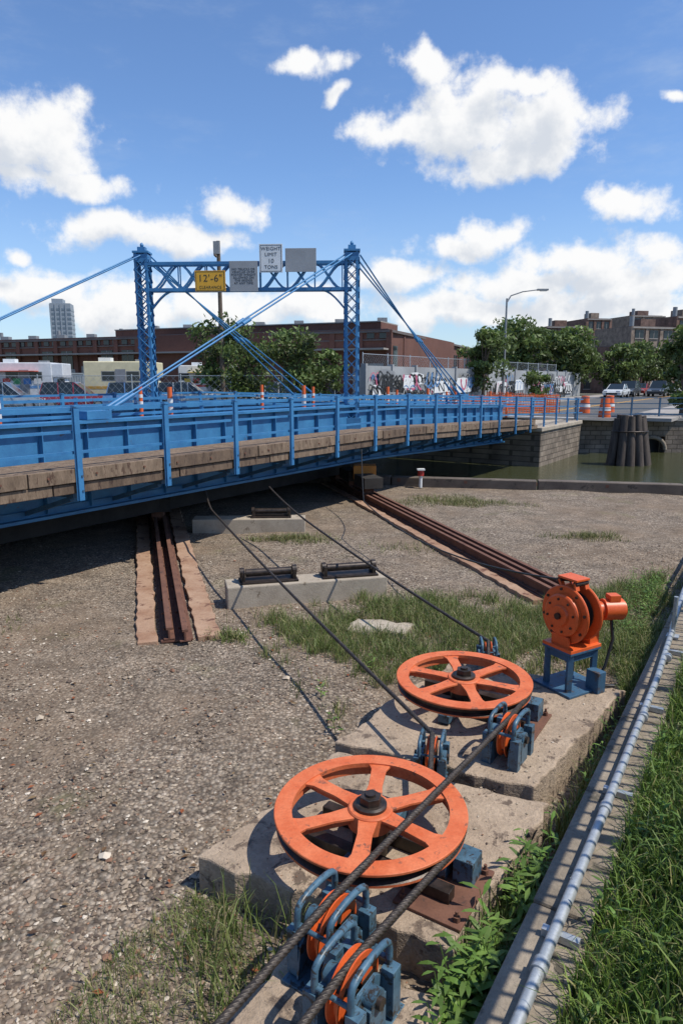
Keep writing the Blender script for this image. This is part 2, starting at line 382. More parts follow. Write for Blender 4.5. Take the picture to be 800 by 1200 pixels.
def sign(name,x,z,w,h,mat,lines,border=True):
    y0=18.7+0.0507*(0.27-x)-0.24
    p=empty(name); m=MB()
    m.box((x,y0,z),(w,0.025,h),mat,-0.05)
    if border:
        for dz in (-1,1): m.box((x,y0-0.0145,z+dz*(h/2-0.03)),(w-0.05,0.003,0.012),BLACK,-0.05)
        for dx in (-1,1): m.box((x+dx*(w/2-0.03),y0-0.0145-0.05*dx*(w/2),z),(0.012,0.003,h-0.06),BLACK,-0.05)
    for dx in (-0.3,0.3): m.box((x+dx*w,y0+0.06,z),(0.04,0.08,h*0.9),GREY,-0.05)
    m.obj('panel',p,0.004)
    for (t,sz,dz) in lines: text(t,sz,(x,y0-0.015,z+dz),BLACK,p)
sign('clearance_sign',-3.42,5.62,0.80,0.52,YEL,[("12'-6\"",0.25,0.06),("CLEARANCE",0.10,-0.16)])
SG=plain('sign_grey',(0.30,0.31,0.32))
sign('notice_sign',-2.54,5.73,0.74,0.76,SG,[("NO TRUCKS OR\nVEHICLES OVER\nPOSTED WEIGHT\nALLOWED ON\nTHE BRIDGE\nAT ANY TIME",0.078,0.0)],border=False)
sign('weight_limit_sign',-1.82,6.17,0.60,0.70,WHITE,[("WEIGHT",0.125,0.23),("LIMIT",0.125,0.09),("10",0.15,-0.07),("TONS",0.125,-0.22)])
sign('road_sign_back',-1.05,6.12,0.80,0.58,SG,[],border=False)
DO=plain('delineator_orange',(0.72,0.13,0.03))
for s,q in [(-13.5,2.1),(-11,5.7),(-8.6,2.1),(-8.2,2.25),(-6.6,5.7),(-4.6,2.1),(-2.3,5.7),(0,2.1),(2.6,5.7),(4.4,2.1),(5.4,5.7),(7.2,2.1),(9.5,2.1),(11.5,5.7),(13,2.1),(15,2.1),(16.5,5.7)]:
    m=MB(); p=B(s,q,1.785+zb(s))
    m.cyl(p,p+up*0.05,0.16,BLACK,n=16); m.cyl(p+up*0.05,p+up*1.16,0.055,DO,0.05,n=12)
    for z in (0.66,0.84): m.cyl(p+up*z,p+up*(z+0.09),0.058,WHITE,n=12,caps=False)
    m.obj('traffic_delineator')
# ---------------------------------------------------------------- rail tracks
def rail(m,p0,p1,z=0.02):
    for w,h,zc in ((0.13,0.018,0.01),(0.025,0.11,0.07),(0.07,0.035,0.14)):
        m.beam(p0+up*(z+zc),p1+up*(z+zc),w,h,RUST)
rn=Vector((0.96,0.28,0))
def track(name,p0,L,rails,planks):
    m=MB(); p1=p0+rd*L
    for i,o_ in enumerate(rails): rail(m,p0+rn*o_-rd*(0.12*i),p1+rn*o_,0.05)
    m.beam(p0+up*0.03,p1+up*0.03,(rails[-1]-rails[0])+0.2,0.03,RUST)
    d=0.3
    while d<L:
        p=p0+rd*d
        for o_ in rails:
            for k in (-0.05,0.05): m.cyl(p+rn*(o_+k)+up*0.07,p+rn*(o_+k)+up*0.095,0.014,RUST,n=6)
        d+=0.6
    m.obj(name,bevel=0.005)
    for off,w in planks:
        m=MB(); L0=[];R0=[]
        n=int(L/0.15)
        for i in range(n+1):
            q_=p0+rd*(L*i/n); L0.append(q_+rn*(off-w/2+random.uniform(-.02,.02))); R0.append(q_+rn*(off+w/2+random.uniform(-.02,.02)))
        m.prism([(q_.x,q_.y) for q_ in R0+L0[::-1]],-0.06,0.055,PLANK); m.obj('track_slab',bevel=0.01)
track('rail_track',Vector((-1.96,7.72,0)),9.5,(-0.09,0.09),((-0.35,0.24),(0.37,0.28)))
track('rail_track',Vector((3.12,9.3,0)),12,(-0.16,0.0,0.16),((-0.38,0.18),(0.34,0.1)))
def rollerblock(c,yaw,L,rollers):
    p=empty('cable_roller_block'); m=MB()
    m.box((c[0],c[1],0.13),(L,0.42,0.34),CONCL,yaw); m.obj('concrete_footing',p,0.02)
    m=MB(); ax=Vector((math.cos(yaw),math.sin(yaw),0)); c=Vector((c[0],c[1],0.3))
    for r in rollers:
        k=c+ax*r
        m.box(k+Vector((0,0,0.015)),(0.82,0.3,0.03),GREASE,yaw)
        m.cyl(k-ax*0.32+Vector((0,0,0.13)),k+ax*0.32+Vector((0,0,0.13)),0.055,GREASE,n=14)
        for sg in (-1,1):
            m.box(k+ax*(0.36*sg)+Vector((0,0,0.09)),(0.05,0.2,0.15),GREASE,yaw); m.cyl(k+ax*(0.34*sg)+Vector((0,0,0.14)),k+ax*(0.40*sg)+Vector((0,0,0.14)),0.07,GREASE,n=14)
    m.obj('rollers',p,0.005)
rollerblock((-0.5,9.45),0.24,2.3,(-0.55,0.62))
rollerblock((-1.9,13.85),0.05,2.3,(0.45,))
# ---------------------------------------------------------------- concrete machinery slabs
def slab(name,poly,z0,z1,mat,jit=0.028):
    pts=[]; n=len(poly)
    for i in range(n):
        a=Vector(poly[i]);c_=Vector(poly[(i+1)%n]); d=(c_-a); L=d.length; k=max(2,int(L/0.07)); nn=Vector((d.y,-d.x))/L
        w=0
        for j in range(k):
            w=0.7*w+jit*(random.random()-0.5)*1.6 - (0.05*random.random() if random.random()<0.08 else 0)
            pts.append(a+d*(j/k)+nn*w)
    m=MB(); m.prism([(p.x,p.y) for p in pts],z0,z1,mat); return m.obj(name,bevel=0.014)
slab('concrete_slab',[(-0.88,3.67),(0.55,2.98),(1.43,4.22),(-0.03,4.88)],-0.2,0.25,CONC)
slab('concrete_slab',[(-0.05,4.97),(1.36,4.34),(2.62,5.86),(1.15,6.62)],-0.2,0.285,CONC)
slab('concrete_slab',[(-0.95,2.05),(0.0,1.7),(0.50,2.75),(-0.22,3.1)],-0.2,0.22,CONC)
slab('concrete_pad',[(0.05,8.05),(0.4,7.92),(0.75,7.9),(0.95,8.25),(0.5,8.42),(0.2,8.45)],-0.1,0.055,CONCL)
# ---------------------------------------------------------------- big horizontal sheaves
def bigwheel(c,ang):
    p=empty('cable_sheave_wheel'); R=0.585; zt=0.55; cc=Vector((c[0],c[1],zt))
    m=MB()
    m.lathe(cc,up,[(R-0.108,0),(R-0.004,0),(R,-0.004),(R,-0.016),(R-0.04,-0.034)],ORANGE,96)
    m.lathe(cc,up,[(R-0.04,-0.034),(R-0.04,-0.062),(R-0.012,-0.078)],GREASE,96)
    m.lathe(cc,up,[(R-0.012,-0.078),(R-0.012,-0.092),(R-0.09,-0.092),(R-0.09,-0.04),(R-0.108,-0.03),(R-0.108,0)],ORANGE,96)
    for i in range(6):
        a=ang+i*math.pi/3; d=Vector((math.cos(a),math.sin(a),0)); sd=Vector((-d.y,d.x,0))
        pts=[(0.1,0.06),(0.25,0.044),(R-0.16,0.05),(R-0.095,0.078)]
        top=[cc+d*r+sd*w-up*0.010 for r,w in pts]+[cc+d*r-sd*w-up*0.010 for r,w in reversed(pts)]
        n=len(top); bot=[q_-up*0.018 for q_ in top]
        m.add(top+bot,[tuple(range(n)),tuple(reversed(range(n,2*n)))]+[(j,n+j,n+(j+1)%n,(j+1)%n) for j in range(n)],ORANGE)
        m.beam(cc+d*0.1-up*0.055,cc+d*(R-0.1)-up*0.055,0.02,0.055,ORANGE)
    m.lathe(cc,up,[(0.001,0.004),(0.13,0.004),(0.138,-0.005),(0.138,-0.11),(0.001,-0.11)],ORANGE,40)
    m.obj('wheel',p,0.003)
    m=MB()
    m.lathe(cc,up,[(0.1,0.0),(0.1,0.022),(0.085,0.03),(0.001,0.03)],GREASE,32)
    hexa=lambda r,z:[cc+Vector((r*math.cos(k*math.pi/3+0.3),r*math.sin(k*math.pi/3+0.3),z)) for k in range(6)]
    h0,h1=hexa(0.07,0.03),hexa(0.067,0.075); m.add(h0+h1,[tuple(range(6,12))]+[(k,(k+1)%6,6+(k+1)%6,6+k) for k in range(6)],GREASE)
    m.cyl(cc+up*0.075,cc+up*0.09,0.032,GREASE,n=16)
    m.cyl(cc-up*0.30,cc-up*0.11,0.11,GREASE,n=24)
    m.obj('hub_nut',p,0.003)
    m=MB(); zc=(0.25 if c[1]<5 else 0.285); q0=Vector((c[0],c[1],zc))
    for o_ in (-0.14,0.14): m.beam(q0+up*0.045-f*0.42+e*o_,q0+up*0.045+f*0.6+e*o_,0.08,0.09,GREASE)
    m.beam(q0+up*0.05-e*0.42,q0+up*0.05+e*0.42,0.1,0.07,BLUEG)
    m.frame(q0+up*0.01+f*0.52-e*0.05,f,e,up,0.2,0.26,0.01,RUST)
    m.frame(q0+up*0.09+f*0.60+e*0.08,f,e,up,0.06,0.075,0.08,BLUEG)
    m.frame(q0+up*0.09+f*0.46+e*0.04,f,e,up,0.045,0.05,0.07,BLUEG)
    for i_ in (-1,1):
        for j_ in (-1,1):
            q_=q0+up*0.02+f*(0.52+0.16*i_)-e*(0.05+0.21*j_); m.cyl(q_,q_+up*0.03,0.02,RUST,n=6); m.cyl(q_+up*.03,q_+up*0.06,0.01,RUST,n=8)
    m.obj('sheave_base',p,0.004)
bigwheel((0.176,3.734),0.35); bigwheel((1.066,5.579),0.6)
# ---------------------------------------------------------------- vertical guide sheaves
def guide(c,zc,yaw,sc=1.0):
    p=empty('cable_guide_sheave'); g=Vector((math.sin(yaw),math.cos(yaw),0)); a=Vector((g.y,-g.x,0)); R=0.15*sc
    cc=Vector((c[0],c[1],zc+0.20*sc))
    m=MB()
    m.lathe(cc,a,[(0.03,-0.03),(R,-0.032),(R,-0.024),(R-0.03,-0.008),(R-0.03,0.008),(R,0.024),(R,0.032),(0.03,0.03)],ORANGE2,40)
    for i in range(5):
        t=i*2*math.pi/5; d=g*math.cos(t)+up*math.sin(t); m.beam(cc+d*0.03,cc+d*(R-0.03),0.035,0.066,GREASE,up=a)
    m.obj('pulley',p,0.002)
    m=MB(); k=sc
    m.frame(cc-up*0.19*k,g,a,up,0.2*k,0.13*k,0.012,BLUEG)
    for sg in (-1,1):
        o_=a*(0.06*k*sg)
        poly=[(-0.17,-0.17),(0.17,-0.17),(0.15,-0.02),(0.06,0.05),(-0.06,0.05),(-0.15,-0.02)]
        fr=[cc+o_*1.0+g*(x*k)+up*(z*k) for x,z in poly]; bk=[q_+a*0.014*sg for q_ in fr]; nn=6
        m.add(fr+bk,[tuple(range(nn)),tuple(range(nn,2*nn))]+[(j,(j+1)%nn,nn+(j+1)%nn,nn+j) for j in range(nn)],BLUEG)
        m.cyl(cc+o_,cc+o_+a*(0.06*k*sg),0.05*k,BLUEG,n=18); m.cyl(cc+o_+a*(0.06*k*sg),cc+o_+a*(0.08*k*sg),0.025*k,GREASE,n=12)
        m.frame(cc+o_+a*(0.035*k*sg)-up*0.09*k,g,a,up,0.06*k,0.025*k,0.09*k,BLUEG)
        m.frame(cc+o_+a*(0.04*k*sg)-up*0.06*k-g*0.13*k,g,a,up,0.03*k,0.03*k,0.11*k,BLUEG)
        m.frame(cc+o_+a*(0.04*k*sg)-up*0.06*k+g*0.13*k,g,a,up,0.03*k,0.03*k,0.11*k,BLUEG)
        hp=[(-0.14*math.cos(t), 0.11+(0.07*math.sin(t)**0.5 if 0.01<t<math.pi-0.01 else 0)) for t in np.linspace(0,math.pi,13)]
        pts=[cc+a*(0.085*k*sg)+g*(-0.14*k)-up*0.14*k]+[cc+a*(0.085*k*sg)+g*(x*k)+up*(z*k) for x,z in hp]+[cc+a*(0.085*k*sg)+g*(0.14*k)-up*0.14*k]
        m.tube(pts,0.0155*k,BLUEG,10)
        for x in (-0.12,0.12):
            q_=cc-up*0.178*k+g*(x*k)+a*(0.1*k*sg); m.cyl(q_,q_+up*0.03,0.016,GREASE,n=6)
    for x in (-0.14,0.14):
        m.cyl(cc+a*0.085*k+g*(x*k)+up*0.07*k,cc-a*0.085*k+g*(x*k)+up*0.07*k,0.011*k,BLUEG,n=8)
    m.obj('bracket',p,0.002)
yw=math.atan2(0.567,0.823)
guide((-0.045,2.93),0.21,yw,1.12); guide((0.05,2.60),0.2,yw,1.12)
guide((1.26,4.74),0.25,yw,1.08); guide((0.66,4.57),0.22,yw-0.35,0.9); guide((1.45,6.38),0.27,yw-0.5,0.8)
# ---------------------------------------------------------------- wire ropes
def rope(name,pts,r,sag=0):
    m=MB(); P=[]
    for a,c_ in zip(pts[:-1],pts[1:]):
        a=Vector(a);c_=Vector(c_); k=max(2,int((c_-a).length/0.25))
        for i in range(k):
            t=i/k; P.append(a.lerp(c_,t)-Vector((0,0,sag*4*t*(1-t))))
    P.append(Vector(pts[-1])); m.tube(P,r,CABLE,8)
    L=0;H=[]
    for a,c_ in zip(P[:-1],P[1:]):
        d=c_-a; k=max(1,int(d.length/0.012))
        u=d.normalized(); sd=Vector((u.y,-u.x,0)).normalized(); w=u.cross(sd)
        for i in range(k):
            q_=a.lerp(c_,i/k); ph=(L+d.length*i/k)*2*math.pi/0.16
            H.append((q_,sd,w,ph))
        L+=d.length
    if L<9:
        for s3 in range(6):
            m.tube([q_+(sd*math.cos(ph+s3*1.047)+w*math.sin(ph+s3*1.047))*r*0.72 for q_,sd,w,ph in H],r*0.38,CABLE,5,False)
    return m.obj(name)
W1=Vector((0.176,3.734,0.502)); W2=Vector((1.066,5.579,0.502)); Rg=0.563
def arcp(W,a0,a1,n=14): return [W+Vector((Rg*math.cos(a),Rg*math.sin(a),0)) for a in np.linspace(a0,a1,n)]
rope('wire_rope',[(-1.1,1.32,0.60),(-0.045,2.93,0.60),(1.26,4.74,0.60)]+arcp(W2,-0.55,0.95),0.019)
rope('wire_rope',[(-0.55,1.72,0.55),(0.05,2.60,0.56)]+arcp(W1,-0.62,0.75)+[(0.66,4.57,0.57)],0.019)
rope('wire_rope',[(0.66,4.57,0.57),(-2.27,11.75,0.85),(-2.6,12.9,1.0)],0.016,0.04)
rope('wire_rope',arcp(W2,0.95,0.97,2)+[(1.45,6.38,0.56),(-0.55,10.9,0.82),(-1.4,13.1,1.05)],0.016,0.03)
# ---------------------------------------------------------------- cable reel on stand
p=empty('cable_reel'); rc=Vector((2.13,5.98,1.0)); ax=Vector((-0.86,-0.5,0.0)).normalized(); sd=Vector((-ax.y,ax.x,0))
m=MB()
m.lathe(rc,ax,[(0.15,0.10),(0.262,0.10),(0.27,0.108),(0.27,0.118),(0.262,0.126),(0.20,0.126),(0.195,0.165),(0.18,0.175),(0.10,0.178),(0.09,0.20),(0.001,0.20)],ORANGE2,56)
m.lathe(rc,ax,[(0.13,-0.045),(0.262,-0.05),(0.27,-0.058),(0.27,-0.068),(0.262,-0.076),(0.001,-0.08)],ORANGE2,56)
m.cyl(rc-ax*0.06,rc+ax*0.11,0.15,BLACK,n=32)
for k in range(5): m.lathe(rc+ax*(-0.035+0.03*k),ax,[(0.15,-0.014),(0.19,0.0),(0.15,0.014)],BLACK,32)
for i in range(8):
    t=i*math.pi/4+0.2; d=sd*math.cos(t)+up*math.sin(t)
    m.cyl(rc+ax*0.126+d*0.235,rc+ax*0.138+d*0.235,0.014,GREASE,n=6); m.cyl(rc+ax*0.17+d*0.15,rc+ax*0.186+d*0.15,0.012,GREASE,n=6)
m.cyl(rc+ax*0.2,rc+ax*0.225,0.03,GREASE,n=12)
m.frame(rc-ax*0.15-up*0.10,ax,sd,up,0.06,0.13,0.2,ORANGE2)
m.frame(rc-up*0.30,ax,sd,up,0.2,0.17,0.015,ORANGE2)
m.frame(rc-up*0.25+ax*0.15,ax,sd,up,0.012,0.1,0.06,ORANGE2)
for k in (-0.035,0.09):
    m.beam(rc+ax*k-sd*0.06+up*0.24,rc+ax*k-sd*0.10+up*0.31,0.02,0.05,ORANGE2,up=ax); m.beam(rc+ax*k+sd*0.1+up*0.24,rc+ax*k+sd*0.08+up*0.31,0.02,0.05,ORANGE2,up=ax)
for k in (-0.1,0.08): m.cyl(rc-ax*0.05+sd*k+up*0.30,rc+ax*0.105+sd*k+up*0.30,0.025,GREASE,n=12)
m.frame(rc+ax*0.03+up*0.335,ax,sd,up,0.085,0.11,0.01,ORANGE2)
m.cyl(rc+Vector((0.08,0.0,0.02)),rc+Vector((0.27,0.02,0.02)),0.075,ORANGE2,n=28); m.cyl(rc+Vector((0.27,0.02,0.02)),rc+Vector((0.45,0.04,0.02)),0.10,ORANGE2,n=28); m.cyl(rc+Vector((0.45,0.04,0.02)),rc+Vector((0.465,0.042,0.02)),0.085,ORANGE2,n=28)
m.frame(rc+Vector((0.36,0.02,0.135)),Vector((1,0.1,0)).normalized(),Vector((-0.1,1,0)).normalized(),up,0.05,0.05,0.03,ORANGE2)
m.obj('reel',p,0.003)
m=MB(); zc=0.285
for i in (-1,1):
    for j in (-1,1):
        q_=Vector((2.13,5.98,0))+ax*(0.16*i)+sd*(0.13*j); m.beam(q_+up*zc,q_+up*0.67,0.05,0.05,BLUED)
m.frame(Vector((2.13,5.98,0.675)),ax,sd,up,0.2,0.17,0.012,BLUED)
m.frame(Vector((2.13,5.98,zc+0.012)),ax,sd,up,0.24,0.22,0.012,BLUED)
m.frame(Vector((2.13,5.98,0.62)),ax,sd,up,0.17,0.14,0.03,BLUED)
m.frame(Vector((2.33,5.86,zc+0.10)),ax,sd,up,0.05,0.07,0.10,BLUED)
m.obj('stand',p,0.004)
m=MB(); m.tube([rc+Vector((0.35,0,-0.08)),rc+Vector((0.37,-0.02,-0.25)),rc+Vector((0.3,-0.06,-0.5)),rc+Vector((0.2,-0.1,-0.68)),rc+Vector((0.4,-0.05,-0.7))],0.015,BLACK,8); m.obj('power_cord',p)
rp=[]
P0=rc+up*0.30+ax*0.02; P1=Vector((0.45,13.1,0.75)); P2=B(-0.6,-0.05,1.45)
m=MB()
for i in range(26):
    t=i/25; q_=P0.lerp(P1,t)-up*(0.5*4*t*(1-t)*0.55); rp.append(q_)
for i in range(1,12):
    t=i/11; rp.append(P1.lerp(P2,t)-up*(0.35*4*t*(1-t)))
m.tube(rp,0.011,BLACK,6); m.obj('electric_cable')
# ---------------------------------------------------------------- coping, conduit
m=MB(); a=-4.0
while a<17:
    L=2.4; m.beam(K(a+.008,0.15,0.12),K(a+L-.008,0.15,0.12),0.32,0.55,CONCD); a+=L
m.obj('concrete_coping',bevel=0.02)
m=MB(); z=0.455
m.tube([K(-4,0.17,z),K(1.5,0.165,z),K(4,0.15,z),K(5.2,0.11,z),K(5.45,0.10,z+0.03),K(6.2,0.11,z+0.22),K(9,0.13,z+0.3),K(14,0.15,z+0.3)],0.029,GALV,14)
for a_ in (-1.3,0.3,1.7,3.1,4.5,): 
    m.cyl(K(a_,0.165,z),K(a_+0.07,0.165,z),0.038,GALV,n=16); m.frame(K(a_+0.3,0.19,0.42),e,f,up,0.02,0.09,0.02,GALV)
for a_ in (5.3,6.5,8.5,10.5): 
    m.cyl(K(a_,0.12,0.3),K(a_,0.12,0.85),0.022,GALV,n=12); m.frame(K(a_,0.12,0.41),e,f,up,0.06,0.06,0.012,GALV)
m.obj('electrical_conduit')
prof=[(0.31,0.36),(0.55,0.45),(0.9,0.7),(1.3,0.95),(1.8,1.05),(4,1.1),(12,1.1),(30,1.1)]
soil=worn('bank_soil',(0.11,0.10,0.045),(0.06,0.08,0.025),5,0.95,bs=0.5,bd=0.02)
V=[];F=[]; na=50
for i in range(na):
    a=-8+26*i/(na-1)
    for j,(o_,z) in enumerate(prof):
        V.append(tuple(K(a,o_,z+(0.03*math.sin(3*a+2*j) if j>0 else 0))))
for i in range(na-1):
    for j in range(len(prof)-1): k=i*len(prof)+j; F.append((k,k+1,k+len(prof)+1,k+len(prof)))
npmesh('grass_bank',V,F,soil)
m=MB()
a=-3.0
while a<12:
    m.cyl(K(a,1.35,0.9),K(a,1.35,2.72),0.013,BLACK,n=6); a+=0.14
for z in (1.05,2.6): m.beam(K(-3,1.35,z),K(12,1.35,z),0.04,0.04,BLACK)
for a_ in (-3,-0.6,1.8,4.2,6.6,9,11.4): m.beam(K(a_,1.35,0.85),K(a_,1.35,2.75),0.07,0.07,BLACK)
m.obj('iron_picket_fence')
# ---------------------------------------------------------------- stones / grass
def inpoly(P,poly):
    x,y=P[:,0],P[:,1]; r=np.zeros(len(P),bool); n=len(poly)
    for i in range(n):
        x1,y1=poly[i];x2,y2=poly[(i+1)%n]
        c=((y1>y)!=(y2>y))&(x<(x2-x1)*(y-y1)/(y2-y1+1e-12)+x1); r^=c
    return r
def sample(poly,n):
    p=np.array(poly); lo,hi=p.min(0),p.max(0); out=np.zeros((0,2))
    while len(out)<n:
        q_=rng.uniform(lo,hi,(n*2,2)); out=np.vstack([out,q_[inpoly(q_,poly)]])
    return out[:n]
SL=[[(-0.90,3.67),(0.55,2.96),(1.45,4.22),(-0.03,4.9)],[(-0.07,4.97),(1.36,4.32),(2.64,5.86),(1.15,6.64)],[(-0.97,2.05),(0.0,1.6),(0.52,2.75),(-0.22,3.12)]]
def offslab(P):
    k=np.ones(len(P),bool)
    for s_ in SL: k&=~inpoly(P,s_)
    off=(P[:,0]-O.x)*f.x+(P[:,1]-O.y)*f.y; return k&(off<-0.02)
octa=np.array([(1,0,0),(-1,0,0),(0,1,0),(0,-1,0),(0,0,1),(0,0,-1),(0.6,0.6,0.35),(-0.6,-0.6,0.35),(0.6,-0.6,0.35),(-0.6,0.6,0.35)])
of=[(6,4,0),(6,2,4),(9,4,2),(9,1,4),(7,4,1),(7,3,4),(8,4,3),(8,0,4),(0,2,6),(2,1,9),(1,3,7),(3,0,8)]
base=np.array([(0.11,0.08,0.06),(0.22,0.165,0.12),(0.31,0.245,0.18),(0.40,0.33,0.25),(0.54,0.47,0.38),(0.24,0.13,0.08)])
def stones(name,P,Z,sz):
    n=len(P)
    th=rng.uniform(0,6.28,n); sc=rng.uniform(0.6,1.3,(n,3)); sc[:,2]*=0.6
    jit=1+0.25*rng.standard_normal((n,10,3))
    vv=octa[None]*jit*sc[:,None,:]*sz[:,None,None]
    c_,s_=np.cos(th)[:,None],np.sin(th)[:,None]
    vx=vv[:,:,0]*c_-vv[:,:,1]*s_; vy=vv[:,:,0]*s_+vv[:,:,1]*c_
    V=np.stack([vx+P[:,0:1],vy+P[:,1:2],vv[:,:,2]+Z[:,None]+sz[:,None]*0.3],2).reshape(-1,3)
    F=(np.array(of)[None]+(np.arange(n)*10)[:,None,None]).reshape(-1,3)
    ci=rng.choice(6,n,p=[0.18,0.30,0.26,0.15,0.04,0.07]); cc=base[ci]*rng.uniform(0.75,1.15,(n,1))
    npmesh(name,V,F,STONEM,np.repeat(cc,10,0))
n=56000
yy=2.2+ (rng.random(n)**1.5)*10.5; xx=rng.uniform(-0.62,0.6,n)*(yy+0.6)
P=np.stack([xx,yy],1); P=P[offslab(P)]
cl=np.sin(P[:,0]*2.1+P[:,1]*1.3)+np.sin(P[:,0]*-3.3+P[:,1]*2.7+1); P=P[(rng.random(len(P))<0.66+0.24*cl)]
n=len(P)
stones('gravel_stones',P,gh(P[:,0],P[:,1]),0.006+0.013*rng.random(n)**2.0+0.024*(rng.random(n)<0.012)*rng.random(n))
for sl_,zz,n_ in ((SL[0],0.252,420),(SL[1],0.287,420),(SL[2],0.222,160)):
    P=sample([(x*0.97+np.mean([q_[0] for q_ in sl_])*0.03,y*0.97+np.mean([q_[1] for q_ in sl_])*0.03) for x,y in sl_],n_)
    stones('loose_stones',P,np.full(n_,zz),0.003+0.008*rng.random(n_)**3)
def blades(name,P,Z,hmin,hmax,w,lean=0.5,cols=((0.09,0.14,0.025),(0.16,0.20,0.05),(0.25,0.24,0.09)),pc=(0.5,0.35,0.15)):
    n=len(P); h=rng.uniform(hmin,hmax,n)*(0.6+0.4*rng.random(n)); a=rng.uniform(0,6.28,n); l=rng.random(n)*lean
    la=rng.uniform(0,6.28,n); ww=w*rng.uniform(0.6,1.3,n)
    dx,dy=np.cos(a)*ww,np.sin(a)*ww; lx,ly=np.cos(la)*l*h,np.sin(la)*l*h
    z=Z if hasattr(Z,'__len__') else np.full(n,Z)
    b_=np.stack([P[:,0],P[:,1],z-0.01],1)
    D=np.stack([dx,dy,np.zeros(n)],1)
    M1=b_+np.stack([lx*0.25,ly*0.25,h*0.5],1); M2=b_+np.stack([lx*0.62,ly*0.62,h*0.82],1); T=b_+np.stack([lx*1.15,ly*1.15,h*(1-0.3*l)],1)
    V=np.stack([b_-D,b_+D,M1-D*0.8,M1+D*0.8,M2-D*0.5,M2+D*0.5,T],1).reshape(-1,3)
    o_=(np.arange(n)*7)[:,None]
    F=(np.array([[0,1,3,2]])+o_).tolist()+(np.array([[2,3,5,4]])+o_).tolist()+(np.array([[4,5,6]])+o_).tolist()
    C=np.array(cols)[rng.choice(len(cols),n,p=pc)]*rng.uniform(0.7,1.25,(n,1))
    return npmesh(name,V,F,LEAF,np.repeat(C,7,0))
def clump(P,dens=1.0,fr=1.4,seed=0):
    v_=np.sin(P[:,0]*fr*2+seed)*np.cos(P[:,1]*fr*1.7+seed*2)+np.sin(P[:,0]*fr*5+P[:,1]*fr*4+seed)*0.6
    return P[rng.random(len(P))<np.clip(dens*(0.45+0.45*v_),0.02,1)]
def ragged(poly,n,seed=0,soft=0.45):
    # uneven patch: blades thin out towards the edge, broken by noise
    p=np.array(poly); c0=p.mean(0); big=(p-c0)*1.22+c0; P=sample([tuple(q_) for q_ in big],n)
    # distance to inner polygon edge (signed)
    d=np.full(len(P),1e9)
    for i in range(len(p)):
        a=p[i]; b_=p[(i+1)%len(p)]; ab=b_-a; t=np.clip(((P-a)@ab)/(ab@ab),0,1); d=np.minimum(d,np.linalg.norm(P-(a+t[:,None]*ab),axis=1))
    d=np.where(inpoly(P,[tuple(q_) for q_ in p]),d,-d)
    nz=0.35*np.sin(P[:,0]*3.1+seed)*np.cos(P[:,1]*3.7+seed)+0.25*np.sin(P[:,0]*7.3+P[:,1]*5.1+seed)+0.2*np.sin(P[:,0]*13-P[:,1]*11)+0.15*np.sin(P[:,1]*23+P[:,0]*19)
    pr=np.clip((d+nz*0.8)/soft+0.25,0.015,1)*np.clip(0.62+0.6*nz,0.12,1)
    return P[rng.random(len(P))<pr]
DRY=((0.14,0.17,0.05),(0.24,0.24,0.10),(0.33,0.28,0.15))
GRN=((0.12,0.175,0.04),(0.21,0.245,0.08),(0.34,0.30,0.15))
G1=[(-1.0,8.3),(-0.2,8.9),(0.9,9.5),(2.6,9.0),(4.9,10.4),(4.9,9.3),(3.4,7.4),(2.4,6.7),(1.3,7.1),(0.3,6.7),(-0.5,7.4)]
P=ragged(G1,82000,2,0.5); P=P[offslab(P)]; P=P[~inpoly(P,[(0.05,8.05),(0.75,7.9),(0.95,8.25),(0.2,8.45)])]
hm=0.5+0.5*np.sin(P[:,0]*2.3)*np.cos(P[:,1]*3.1)
blades('yard_grass',P,gh(P[:,0],P[:,1]),0.05,0.27,0.004,1.0,GRN,(0.42,0.35,0.23))
P=clump(sample([(-1.75,2.2),(-1.2,3.3),(-0.85,3.7),(0.1,3.2),(-0.2,3.1),(-0.75,2.45),(-0.95,2.0)],7500),0.75,1.6,5); P=P[offslab(P)]
blades('grass_tuft',P,gh(P[:,0],P[:,1]),0.03,0.16,0.0028,1.2,GRN,(0.35,0.35,0.3))
P=sample([(-0.95,3.3),(-0.75,3.55),(-0.2,3.3),(0.1,3.1),(-0.3,3.05),(-0.6,2.6)],300)
blades('tall_grass',P[offslab(P)],0.0,0.2,0.5,0.0045,0.8,GRN)
P=sample([(0.5,2.55),(0.62,2.5),(2.9,6.1),(4.0,8.0),(3.2,7.6),(2.6,5.75),(1.45,4.15),(0.5,2.85)],12000); P=clump(P,1.3,1.5,3); P=P[offslab(P)]
blades('coping_weeds',P,0.02,0.1,0.36,0.0045,0.8,GRN)
na_=80000
a=-1.5+rng.random(na_)**1.3*12; o_=0.30+rng.random(na_)*1.4; z=np.interp(o_,[q_[0] for q_ in prof],[q_[1] for q_ in prof])
cv=0.8+0.25*np.sin(a*3+o_*5)+0.2*np.sin(a*7.3-o_*6+2); kk=rng.random(na_)<cv; a,o_,z=a[kk],o_[kk],z[kk]
P=np.stack([O.x+e.x*a+f.x*o_,O.y+e.y*a+f.y*o_],1)
blades('bank_grass',P,z,0.05,0.24,0.0052,1.2,((0.11,0.19,0.03),(0.18,0.26,0.05),(0.30,0.29,0.12)),(0.52,0.35,0.13))
